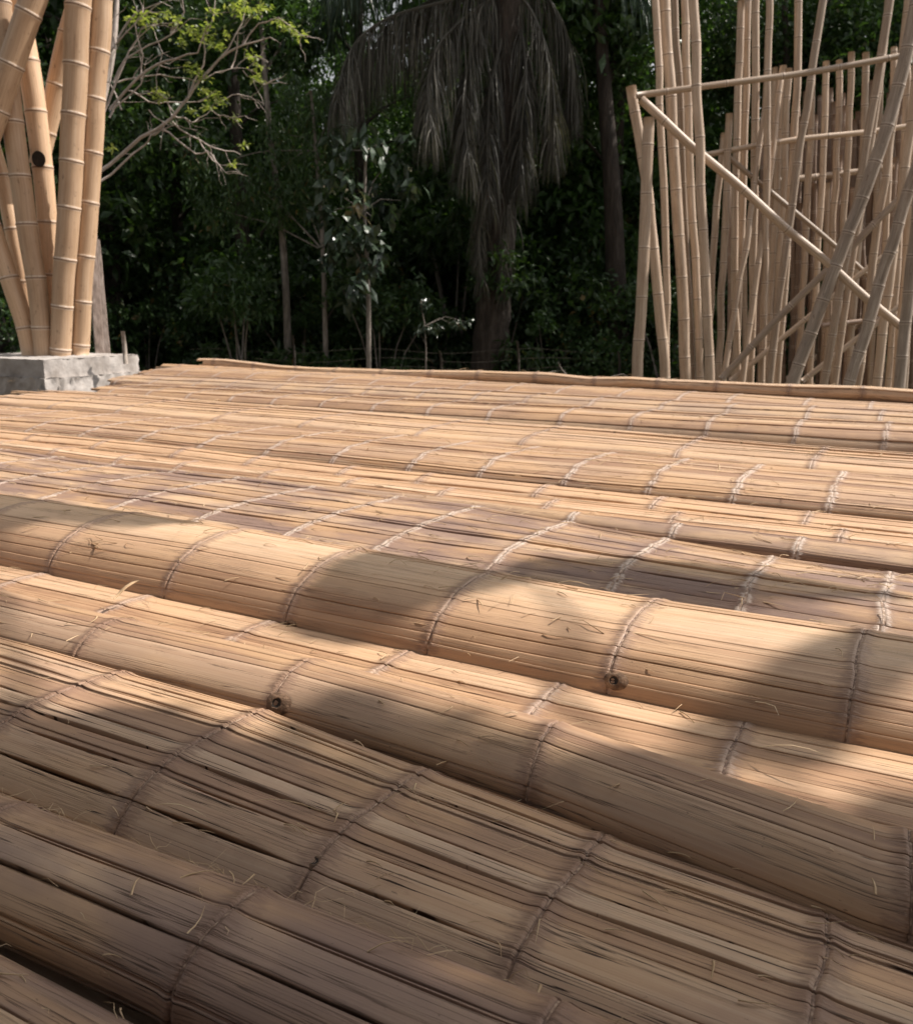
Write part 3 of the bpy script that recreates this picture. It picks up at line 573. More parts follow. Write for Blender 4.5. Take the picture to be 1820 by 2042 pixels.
colpole('thin column pole behind, slanting up to the left edge of the picture', [(68, 704), (56, 610), (43, 532), (27, 455), (8, 375), (-20, 280), (-60, 150)], 30, 33, 36, .3)
colpole('thick diagonal brace crossing in front at the top left corner', [(-30, 290), (-8, 225), (30, 105), (66, 0), (98, -90)], 46, 48, 37, -.12)
colpole('diagonal brace behind, rising right between the leaning poles', [(78, 330), (96, 250), (112, 175), (128, 105), (160, -10), (196, -130)], 36, 42, 38, .36)
# hole: dark disc just proud of the pole, painted for its shaded inside
hc = at(77, 317, YB + .18 - .095); a = np.linspace(0, 2 * np.pi, 25)[:-1]; vv = []
for g, dpt in ((1.1, .012), (1.08, -.004), (1.0, -.005), (.97, -.001), (.9, 0.0)):
    vv += [[math.cos(t_) * .044 * g, dpt + (.010 if g > 1.1 else 0) * math.cos(t_) ** 2, math.sin(t_) * .052 * g] for t_ in a]
ho = mesh('hole_shade_disc', vv, grid_faces(5, 24, wrap=True).tolist() + [[96 + i for i in range(24)]], M_HOLE, hp); ho.location = hc - hp.location
# footing
def footing():
    th = TH; c0 = at(86, 713, 6.35); org = Vector((c0.x, c0.y, 0)); top = 1.145
    t_ = empty('concrete_footing', org); tag(t_, 'rough grey concrete footing block with a lit side under the bamboo column', 'concrete block')
    rs = np.random.RandomState(9); nz1, nz2 = Noise1(91), Noise1(92)
    def box(a0, a1, b0, b1, z0, z1, rough, name):      # a along V, b along -U
        mb = MB(); faces = []
        def pt(a_, b_, z_): return np.stack([a_ * VX - b_ * UX, a_ * VY - b_ * UY, z_], -1)
        def side(fn, n, m):
            g, hh = np.meshgrid(np.linspace(0, 1, n), np.linspace(0, 1, m), indexing='ij'); P = fn(g, hh)
            P = P + rough * (rs.rand(n, m, 3) - .5) * 1.2; mb.add(P, grid_faces(n, m))
        la, lb, lz = a1 - a0, b1 - b0, z1 - z0
        P8 = 44
        a_, b_ = np.meshgrid(np.linspace(0, 1, 161), np.linspace(0, 1, max(4, int((z1 - z0) / .027))), indexing='ij')
        # perimeter walk
        q = a_ * 4; i = np.minimum(q.astype(int), 3); fr = q - i
        aa = np.where(i == 0, a0 + la * fr, np.where(i == 1, a1, np.where(i == 2, a1 - la * fr, a0)))
        bb = np.where(i == 0, b0, np.where(i == 1, b0 + lb * fr, np.where(i == 2, b1, b1 - lb * fr)))
        V = pt(aa, bb, z0 + lz * b_); 
        ns = rough * (rs.rand(*a_.shape) - .5)[..., None] * 2; cen = pt(np.full_like(aa, (a0 + a1) / 2), np.full_like(aa, (b0 + b1) / 2), z0 + lz * b_)
        dr = V - cen; dr /= np.linalg.norm(dr, axis=-1, keepdims=True); V = V + dr * ns; V[-1] = V[0]
        mb.add(V, grid_faces(*a_.shape))
        g, hh = np.meshgrid(np.linspace(0, 1, 24), np.linspace(0, 1, 24), indexing='ij')
        T = pt(a0 + la * g, b0 + lb * hh, np.full_like(g, z1) + (rs.rand(24, 24) - .6) * rough * .7); mb.add(T, grid_faces(24, 24))
        return mb.build(name, M_CONC, t_)
    box(0, .86, 0, 1.1, top - .18, top, .010, 'cap')
    box(-.022, .87, -.022, 1.12, 0, top - .13, .016, 'base')
footing()
mb = MB(); b0 = at(250, 712, 6.75); mb.tube([(0, 0, -.05), (0.002, 0, .08), (-.002, 0, .19)], [.018, .017, .015], 8)
o = mb.build('wooden_peg', M_RUST); o.location = b0; tag(o, 'short stub standing on the right corner of the concrete footing', 'peg')
def plank(px0, px1, Y, w, th, name, label, rz=0.3):
    a, b = at(*px0, Y), at(*px1, Y + .3); d = (b - a); L = d.length; d.normalize()
    if a.z > 0: a = a - d * (a.z / d.z); L = (b - a).length
    s_ = Vector((math.cos(rz), math.sin(rz), 0)); n = d.cross(s_).normalized(); s_ = n.cross(d).normalized(); vv = []
    for i in range(12):
        for (x, y) in ((-1, -1), (-.9, -1.05), (1, -1), (1.03, -.9), (1, 1), (-1, 1)): vv.append(list(d * (L * i / 11) + s_ * x * w / 2 * (1 + .05 * R.uniform(-1, 1)) + n * y * th / 2))
    o = mesh(name, vv, grid_faces(12, 6, wrap=True).tolist() + [[0, 1, 2, 3, 4, 5], [71, 70, 69, 68, 67, 66]], M_PLANK, None, False); o.location = a; tag(o, label, 'plank', 'timber planks leaning behind the footing')
plank((200, 712), (186, 470), 7.9, .07, .05, 'leaning_plank', 'narrower dark plank leaning behind the rightmost column pole')
plank((211, 700), (191, 480), 8.2, .075, .05, 'leaning_plank', 'paler weathered plank leaning beside the dark one right of the column')

# ------------------------------------------------------------------ stockade and pole frame on the right
def RP(x, y, Y): return at(x * .3909 + 1206, y * .3909, Y)
GR = 'upright bamboo poles of the frame at right'
def rp(label, px, w, Y, mat=None, step=.33, seed=None, name='bamboo_pole', cat='pole', group=GR, down=True, dY=0, bulge=.06, k=[200]):
    k[0] += 1; n = len(px); P = [RP(x, y, Y + dY * i / (n - 1)) for i, (x, y) in enumerate(px)]
    r = w * .3909 / FPX * Y / 2 * .93
    return pole(label, P, r * 1.04, r * .97, mat or M_POLED, step * (.7 + .03 * w / 3), k[0], name, cat, group, down=down, seg=12, bulge=bulge, jitter=.010)
rp('outermost left pole ending at the end of the top rail, kinked near its top', [(305, 1930), (265, 1400), (240, 1150), (178, 760), (135, 440)], 54, 8.9)
rp('thick sunlit pole leaning right beside the outermost left pole', [(165, 1930), (185, 1500), (203, 1130), (218, 850), (226, 600)], 60, 8.6)
rp('slim tall pole just right of the two outer left posts', [(315, 1930), (312, 1500), (300, 950), (278, 500), (258, 0), (252, -140)], 38, 9.2)
rp('broad tall pole in the left bundle, directly left of its slim neighbour', [(412, 1930), (392, 1500), (358, 950), (332, 500), (305, 0), (296, -140)], 58, 9.3)
rp('slim pole in the middle of the left bundle', [(446, 1930), (430, 1500), (402, 1000), (376, 450), (352, 0), (344, -140)], 38, 9.5)
rp('slim pole right of the middle of the left bundle', [(482, 1930), (470, 1500), (440, 1000), (418, 500), (402, 0), (396, -140)], 42, 9.4)
rp('pale greyish front pole of the left bundle, in front of the top rail', [(532, 1930), (507, 1400), (490, 950), (466, 450), (452, 0), (446, -140)], 50, 8.5)
rp('broken off pole behind the left bundle with its top between the two rails', [(520, 1900), (545, 1350), (575, 1000), (605, 680)], 36, 10.2)
rp('tan pole cut off just above the second rail', [(580, 1930), (600, 1300), (622, 900), (633, 580)], 38, 9.7)
rp('pole with its cut top just inside the picture, left of a close pair', [(672, 1930), (658, 1500), (655, 1150), (680, 500), (692, 5)], 38, 10.0)
rp('left pole of the close pair right of the bundle', [(660, 1930), (690, 1300), (712, 700), (722, 300), (730, -140)], 38, 10.1)
rp('right pole of the close pair right of the bundle', [(738, 1930), (758, 1300), (766, 700), (770, 300), (772, -140)], 38, 9.9)
rp('straight pole with clear dark joints behind the crossing rails', [(800, 1930), (815, 1300), (825, 700), (832, 300), (835, -140)], 36, 9.6)
rp('curved slender pole sweeping from lower left to the top rail', [(600, 1930), (665, 1550), (735, 1150), (785, 750), (825, 430)], 32, 9.3, dY=.5)
rp('second curved slender pole parallel to and right of the first', [(700, 1930), (760, 1500), (822, 1050), (868, 650), (905, 340)], 32, 9.4, dY=.5)
rp('long leaning pole rising right through the top rail', [(842, 1930), (890, 1500), (955, 1050), (1010, 650), (1060, 300), (1108, 0), (1130, -140)], 40, 9.2, dY=.2)
rp('upright pole left of the long leaning one where it meets the top rail', [(880, 1930), (930, 1200), (965, 700), (984, 300), (988, -140)], 38, 9.8)
rp('leaning pole in the middle foreground of the frame, two from the right edge', [(1120, 1940), (1195, 1500), (1285, 1000), (1350, 600), (1405, 300), (1450, 0), (1470, -140)], 42, 8.9)
rp('thin leaning pole just right of the middle foreground one', [(1170, 1940), (1240, 1450), (1330, 900), (1400, 400), (1440, 0), (1450, -140)], 34, 9.5)
rp('bright edged pole near the right edge, crossing the end of the top rail', [(1285, 1950), (1360, 1400), (1440, 800), (1505, 350), (1545, 0), (1560, -140)], 40, 9.1)
rp('rightmost leaning pole, close to the right edge', [(1390, 1950), (1450, 1400), (1510, 1000), (1580, 500), (1620, 0)], 46, 8.7)
rp('pole at the extreme right edge, standing almost upright', [(1480, 1950), (1530, 1400), (1565, 900), (1600, 400)], 44, 9.0)
GG = 'grey patchy barked poles leaning right'
rp('thickest grey patchy pole leaning right through the cross of the rails', [(960, 1940), (1080, 1600), (1190, 1330), (1280, 1080), (1400, 760), (1500, 430), (1575, 100), (1610, -140)], 66, 8.4, M_POLEG, .22, group=GG)
rp('grey patchy pole low at right, leaning beside the thickest one', [(1245, 1950), (1330, 1700), (1400, 1450), (1480, 1180), (1580, 880), (1680, 500)], 60, 8.2, M_POLEG, .22, group=GG)
rp('grey patchy pole at the lower right corner of the frame, nearly upright', [(1505, 1950), (1530, 1700), (1555, 1400), (1600, 1000), (1640, 600)], 58, 8.0, M_POLEG, .22, group=GG)
GX = 'horizontal rails tied to the poles'
rp('top rail of the pole frame, longest and sunlit along its upper side', [(160, 487), (440, 450), (1000, 376), (1320, 320), (1556, 275)], 31, 8.8, None, .5, name='bamboo_rail', cat='rail', group=GX, down=False)
rp('second rail, thinner, halfway between the top rail and the short back rail', [(515, 790), (760, 745), (1010, 705), (1330, 675), (1640, 630)], 27, 9.75, None, .5, name='bamboo_rail', cat='rail', group=GX, down=False)
rp('short thick back rail, lowest and darkest of the three', [(860, 925), (1060, 905), (1300, 875), (1475, 850)], 33, 11.0, None, .5, name='bamboo_rail', cat='rail', group=GX, down=False)
GD = 'diagonal braces crossing the pole frame'
rp('bright upper diagonal brace falling from the top left to the lower right', [(180, 508), (440, 755), (515, 800), (830, 1080), (1150, 1360), (1350, 1535), (1545, 1695)], 42, 8.75, None, .45, name='diagonal_brace', cat='brace', group=GD, down=False, dY=-.5)
rp('thinner diagonal brace falling parallel behind the bright one', [(630, 800), (890, 1020), (1190, 1265), (1460, 1512)], 26, 9.7, None, .45, name='diagonal_brace', cat='brace', group=GD, down=False)
rp('diagonal brace rising right from the pile edge to the right side', [(590, 1935), (860, 1650), (1130, 1380), (1330, 1180), (1560, 955)], 38, 9.0, None, .45, name='diagonal_brace', cat='brace', group=GD, down=False)
rp('lower thinner diagonal brace rising right below the other', [(640, 1945), (850, 1770), (1060, 1600), (1310, 1390), (1500, 1250)], 28, 9.5, None, .45, name='diagonal_brace', cat='brace', group=GD, down=False)
rp('dim diagonal brace deep in the stockade near the lower right', [(900, 1950), (1080, 1820), (1240, 1700), (1420, 1560)], 26, 11.3, None, .45, name='diagonal_brace', cat='brace', group=GD, down=False)
ORD = ['first', 'second', 'third', 'fourth', 'fifth', 'sixth', 'seventh', 'eighth', 'ninth', 'tenth', 'eleventh', 'twelfth', 'thirteenth', 'fourteenth', 'fifteenth', 'sixteenth', 'seventeenth',
       'eighteenth', 'nineteenth', 'twentieth', 'twenty-first', 'twenty-second', 'twenty-third', 'twenty-fourth']
tops = [(866, 345), (905, 335), (932, 350), (1058, 330), (1128, 312), (1197, 305), (1256, 265), (1333, 267), (1405, 262), (1470, 240), (1540, 215), (1600, 205)]
for i, (tx, ty) in enumerate(tops):
    lean = R.uniform(50, 95)
    rp('stockade pole with its top showing above or at the top rail, %s from the left' % ORD[i], [(tx - lean, 1960), (tx - lean * .45, 1200), (tx - 8, 600), (tx, ty)], R.uniform(31, 36), 10.6 + R.uniform(-.15, .15), group='front row of the stockade behind the rails')
for i in range(17):
    tx = 850 + i * 46 + R.uniform(-12, 12); ty = 640 - i * 9 + R.uniform(-60, 60); lean = R.uniform(20, 90)
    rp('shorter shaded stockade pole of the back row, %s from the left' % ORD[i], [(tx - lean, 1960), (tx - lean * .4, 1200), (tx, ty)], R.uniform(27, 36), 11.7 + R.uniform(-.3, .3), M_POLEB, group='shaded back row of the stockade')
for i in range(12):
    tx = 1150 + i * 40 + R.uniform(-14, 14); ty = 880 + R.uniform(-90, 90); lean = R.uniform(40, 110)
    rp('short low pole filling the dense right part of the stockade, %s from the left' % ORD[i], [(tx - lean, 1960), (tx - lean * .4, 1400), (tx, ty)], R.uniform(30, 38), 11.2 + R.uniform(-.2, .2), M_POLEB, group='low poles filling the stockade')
for i in range(12):
    tx = 640 + i * 62 + R.uniform(-14, 14); lean = R.uniform(-40, 60); ty = R.choice([R.uniform(900, 1300), R.uniform(1000, 1200)])
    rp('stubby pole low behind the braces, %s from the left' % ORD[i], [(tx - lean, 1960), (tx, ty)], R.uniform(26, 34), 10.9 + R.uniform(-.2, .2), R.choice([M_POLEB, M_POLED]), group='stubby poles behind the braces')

for i in range(22):
    tx = 800 + i * 37 + R.uniform(-12, 12); ty = 560 + R.uniform(-60, 240) - i * 6; lean = R.uniform(-10, 60)
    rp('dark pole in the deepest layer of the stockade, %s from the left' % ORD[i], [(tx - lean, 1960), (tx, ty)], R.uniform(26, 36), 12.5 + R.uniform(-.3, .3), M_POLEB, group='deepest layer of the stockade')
rp('rising brace low in the stockade, nearest the pile edge', [(1000, 1945), (1200, 1790), (1400, 1640), (1560, 1520)], 30, 10.0, None, .45, name='diagonal_brace', cat='brace', group=GD, down=False)
rp('low horizontal rail crossing the right part of the stockade near its foot', [(1100, 1660), (1300, 1640), (1600, 1600)], 26, 10.4, M_POLEB, .5, name='bamboo_rail', cat='rail', group=GX, down=False)
# ------------------------------------------------------------------ vegetation
def leaf_mesh_arrays(C, D, Nn, L, Wd, curl=0.15, six=True):
    """C centres, D directions, Nn normals -> leaf faces (two bent quads each)"""
    n = len(C); D = D / (np.linalg.norm(D, axis=1, keepdims=True) + 1e-9); S = np.cross(D, Nn); S /= np.linalg.norm(S, axis=1, keepdims=True) + 1e-9; U = np.cross(S, D)
    L = L[:, None]; Wd = Wd[:, None]
    p0 = C; p1 = C + D * L * .45 + S * Wd * .5 + U * L * curl * .3; p2 = C + D * L - U * L * curl; p3 = C + D * L * .45 - S * Wd * .5 + U * L * curl * .3; pm = C + D * L * .5
    V = np.stack([p0, p1, p2, p3, pm], 1).reshape(-1, 3); b = (np.arange(n) * 5)[:, None]
    F = np.concatenate([b + np.array([[0, 1, 2, 4]]), b + np.array([[0, 4, 2, 3]])], 0)
    return V, F
def rnd_dir(rs, n, down=0.0):
    d = rs.randn(n, 3); d /= np.linalg.norm(d, axis=1, keepdims=True); d[:, 2] -= down; return d
def crown(rs, blobs, nleaf, L, W, down=.35, sig=.55, name='crown', matl=None, parent=None, tintr=(0, 1)):
    C = []; tn = []
    for (c, r) in blobs:
        k = max(3, int(nleaf * (r ** 2) / sum(b_[1] ** 2 for b_ in blobs)))
        ncl = max(2, k // 14); cc = rnd_dir(rs, ncl) * (r * rs.uniform(.35, 1.05, ncl) ** .6)[:, None] * np.array([1, 1, .75])
        idx = rs.randint(ncl, size=k); p = cc[idx] + rs.randn(k, 3) * r * .16
        C.append(p + np.array(c)); tn.append(np.clip(rs.rand(ncl)[idx] * .7 + rs.rand(k) * .3, 0, 1))
    C = np.concatenate(C); tn = np.concatenate(tn); n = len(C); D = rnd_dir(rs, n, down); Nn = rs.randn(n, 3) * .6 + np.array([0, 0, 1.0])
    V, F = leaf_mesh_arrays(C, D, Nn, L * rs.uniform(.6, 1.3, n), W * rs.uniform(.7, 1.2, n))
    return mesh(name, V, F, matl or M_LEAFD, parent, False, None, {'tint': np.repeat(tn * (tintr[1] - tintr[0]) + tintr[0], 5)})
def tree(kind, seed, H, label, cat, group, nleaf=5200, blobs=None, trunk_r=.14, bark=None, leaf=None, L=.2, W=.09, lean=.3, low=.35, name='jungle_tree', spread=1.9):
    rs = np.random.RandomState(seed); root = empty(name); tag(root, label, cat, group); mb = MB()
    tp = [Vector((0, 0, -.1))]; x = y = 0
    for i in range(1, 6): x += rs.randn() * .12 * lean * 2; y += rs.randn() * .1 * lean * 2; tp.append(Vector((x, y, H * i / 5)))
    mb.tube(tp, [trunk_r * 1.35, trunk_r, trunk_r * .8, trunk_r * .55, trunk_r * .3], 9, ds=.3)
    if blobs is None:
        blobs = []
        nb = 11
        for i in range(nb):
            h = H * (low + (1 - low) * (i + .5) / nb); a = rs.rand() * 6.28; rr = spread * rs.uniform(.35, 1.0) * (1 - .4 * abs(h / H - .65)); base = tp[min(5, int(h / H * 5))]
            c = Vector((base.x + math.cos(a) * rr, base.y + math.sin(a) * rr, h + rs.uniform(-.2, .3))); blobs.append((tuple(c), rs.uniform(.6, 1.15) * spread / 1.9))
            st = Vector((base.x, base.y, max(.3, h - .8))); md = st.lerp(c, .5) + Vector((0, 0, .12))
            mb.tube([st, md, c], [trunk_r * .32, trunk_r * .2, trunk_r * .08], 5, ds=.25)
    mb.build('trunk', bark or M_BARK, root)
    crown(rs, blobs, nleaf, L, W, matl=leaf, parent=root)
    return root
def copy_tree(o, loc, rz, s, label, parent=None):
    c = o.copy(); COL.objects.link(c)
    if parent: c.parent = parent
    else: c.location = loc; c.rotation_euler = (0, 0, rz); c.scale = (s, s, s); c['label'] = label
    for ch in o.children: copy_tree(ch, None, 0, 1, None, c)
    return c
GT = 'dark jungle trees behind the pile'
protos = [tree('a', 41, 8.5, 'x', 'tree', GT, 7000, L=.17, W=.075), tree('b', 42, 7.5, 'x', 'tree', GT, 6500, L=.24, W=.10, low=.2), tree('c', 43, 9.5, 'x', 'tree', GT, 8000, L=.13, W=.06, low=.3)]
spots = []
rt = random.Random(12)
cnt = 0
rowname = ['nearest', 'second', 'third', 'farthest']
used = [False] * 3
for row, (Y, x0, x1, st) in enumerate([(15.5, -9.5, 11, 2.1), (18.5, -12, 13.5, 2.1), (22, -15, 16, 2.3), (27, -19, 21, 2.6)]):
    n = int((x1 - x0) / st) + 1
    for i in range(n):
        x = x0 + i * st + rt.uniform(-.6, .6); y = Y + rt.uniform(-1, 1); s = rt.uniform(.85, 1.2) * (1.15 if row == 3 else 1)
        if row == 0 and (-1.2 < x < 2.6): continue      # the palm and the bushes stand here
        pi = rt.randrange(3); lab = '%s %s tree in the %s row of the jungle, %s from the left' % (rt.choice(['bushy', 'dense', 'dark']), ('fine leaved', 'long leaved', 'small leaved')[pi], rowname[row], ORD[i])
        if not used[pi]: used[pi] = True; p = protos[pi]; p.location = (x, y, 0); p['label'] = lab; p.rotation_euler = (0, 0, rt.uniform(0, 6.28)); p.scale = (s, s, s)
        else: copy_tree(protos[pi], (x, y, 0 if row < 3 else .8), rt.uniform(0, 6.28), s, lab)
# understory
def bush(seed, label, loc, s, mat=None, L=.085, W=.045, n=4200, cnt_=9, name='understory_bush', h=1.3):
    rs = np.random.RandomState(seed); root = empty(name, loc); root.scale = (s, s, s); tag(root, label, 'bush', 'bushes under the jungle trees'); mb = MB(); bl = []
    for i in range(cnt_):
        a = rs.rand() * 6.28; r = rs.uniform(.1, .8); c = Vector((math.cos(a) * r, math.sin(a) * r, rs.uniform(.25, h))); bl.append((tuple(c), rs.uniform(.25, .45)))
        mb.tube([(rs.randn() * .05, rs.randn() * .05, -.05), (c.x * .5, c.y * .5, c.z * .6), c], [.018, .012, .005], 5)
    mb.build('stems', M_BARKP, root); crown(rs, bl, n, L, W, matl=mat or M_LEAFM, parent=root); return root
bp = [bush(60, 'x', (0, 0, 0), 1), bush(61, 'x', (0, 0, 0), 1, L=.14, W=.045, n=2800, h=1.9)]
bu = [0, 0]
for i in range(24):
    x = -9.5 + i * .9 + rt.uniform(-.3, .3); y = 13.2 + rt.uniform(-.6, 1.6); s = rt.uniform(.8, 1.4) * (.85 if x < 0 else 1); y += .8 if x < 0 else 0; k_ = i % 2
    lab = '%s understory bush at the foot of the jungle, %s from the left' % (('small leaved', 'long leaved')[k_], ORD[i])
    if not bu[k_]: bu[k_] = 1; bp[k_].location = (x, y, 0); bp[k_].scale = (s, s, s); bp[k_]['label'] = lab
    else: copy_tree(bp[k_], (x, y, 0), rt.uniform(0, 6.28), s, lab)
for row, (Y_, sc_) in enumerate(((16.2, 1.6), (19.5, 2.0), (24.5, 2.6))):
    for i in range(18):
        x = -10 - row * 2 + i * (1.25 + row * .3) + rt.uniform(-.4, .4); s = sc_ * rt.uniform(.85, 1.2); k_ = rt.randrange(2)
        copy_tree(bp[k_], (x, Y_ + rt.uniform(-.8, .8), 0), rt.uniform(0, 6.28), s, '%s undergrowth thicket %s, %s from the left' % (('small leaved', 'long leaved')[k_], ('behind the first bushes', 'between the jungle trunks', 'deep in the jungle')[row], ORD[i]))
# broad leaved shrub-tree left of the palm
def blobs_px(pts, Y, org): return [(tuple(at(x, y, Y + dy) - org), r / FPX * Y) for (x, y, r, dy) in pts]
def special_tree(label, px_trunk, Y, r, blobs, nleaf, L, W, leaf, bark, name='jungle_tree', cat='tree', down=.35, seed=70, limbs=True):
    P = [at(x, y, Y) for x, y in px_trunk]; d = P[0] - P[1]
    if P[0].z > 0: P.insert(0, Vector((P[0].x, P[0].y, -.1)))
    org = Vector((P[0].x, P[0].y, 0)); root = empty(name, org); tag(root, label, cat); mb = MB(); Q = [p - org for p in P]
    mb.tube(Q, [r * 1.2, r, r * .75, r * .5], 9, ds=.25); bl = blobs_px(blobs, Y, org)
    if limbs:
        for c, rr in bl:
            c = Vector(c); q = min(Q, key=lambda t_: (t_ - c).length + max(0, t_.z - c.z) * 2); mb.tube([q, q.lerp(c, .5) + Vector((0, 0, .1)), c], [r * .35, r * .25, r * .1], 5, ds=.2)
    mb.build('trunk', bark, root); crown(np.random.RandomState(seed), bl, nleaf, L, W, down=down, matl=leaf, parent=root); return root
special_tree('broad leaved shrub with large drooping dull leaves, left of the palm', [(735, 720), (735, 560), (725, 420), (730, 300)], 12.6, .035,
             [(700, 300, 60, 0), (760, 340, 60, .2), (680, 390, 60, 0), (740, 430, 70, -.2), (800, 400, 45, .1), (690, 480, 60, 0), (770, 510, 60, .1), (720, 560, 55, 0), (650, 430, 40, .2), (790, 300, 40, .3)], 560, .21, .105, M_LEAFB, M_BARKP, 'broad_leaved_shrub', 'shrub', .9, 71)
special_tree('feathery green tree with fine hanging sprays between the sunlit branches and the palm', [(650, 720), (645, 500), (630, 300), (620, 180)], 13.4, .04,
             [(610, 190, 55, 0), (650, 250, 60, 0), (580, 270, 60, .2), (560, 340, 60, 0), (640, 330, 55, 0), (540, 410, 60, .2), (600, 400, 50, 0), (480, 350, 55, .1), (420, 330, 55, .2), (440, 420, 60, .3)], 5200, .13, .028, M_LEAFM, M_BARKP, 'feathery_tree', 'tree', 1.1, 72)
special_tree('small pale sapling with a flat leafy spray in front of the palm trunk', [(849, 740), (850, 690), (848, 650), (838, 600)], 11.2, .012,
             [(845, 610, 16, 0), (870, 655, 18, 0), (905, 648, 16, .05), (930, 642, 10, .1), (838, 665, 14, 0)], 210, .075, .035, M_LEAFB, M_BARKP, 'sapling', 'sapling', .0, 73)
special_tree('tall dark forked trunk standing right of the palm', [(1235, 750), (1228, 560), (1222, 380), (1205, 180), (1190, -60)], 14.2, .16,
             [(1180, 60, 70, .4), (1240, 130, 60, .3), (1130, -30, 80, .4), (1260, 20, 80, .4), (1200, 210, 50, .6)], 2600, .15, .07, M_LEAFD, M_BARK, seed=74)
special_tree('slender pale mottled trunk left of the broad leaved shrub', [(575, 740), (572, 600), (560, 420), (540, 290), (528, 150), (515, -40)], 13.8, .055,
             [(520, 20, 70, .3), (480, 90, 60, .4), (560, 100, 60, .3), (600, 40, 60, .5)], 2200, .15, .07, M_LEAFD, M_BARKP, seed=75)
special_tree('bright green small leaved tree showing between the palm and the pole frame', [(1150, 740), (1160, 560), (1150, 420), (1160, 300)], 16.8, .05,
             [(1150, 330, 60, 0), (1120, 420, 60, .2), (1190, 440, 50, 0), (1110, 520, 70, 0), (1180, 560, 70, .2), (1130, 630, 70, .1), (1080, 480, 50, .3), (1190, 340, 40, .4)], 5200, .10, .055, M_LEAFM, M_BARKP, 'small_leaved_tree', 'tree', .3, 76)
special_tree('leafy tree glowing behind the top right poles', [(1540, 740), (1560, 400), (1570, 150), (1560, -60)], 15, .08,
             [(1480, 60, 80, 0), (1560, 90, 80, .3), (1640, 70, 80, .2), (1720, 60, 80, 0), (1620, 170, 70, .3), (1500, 170, 60, .3), (1790, 110, 70, .3), (1700, 170, 60, .5), (1440, 150, 50, .4)], 9000, .10, .06, M_LEAFM, M_BARK, 'small_leaved_tree', 'tree', .3, 77)

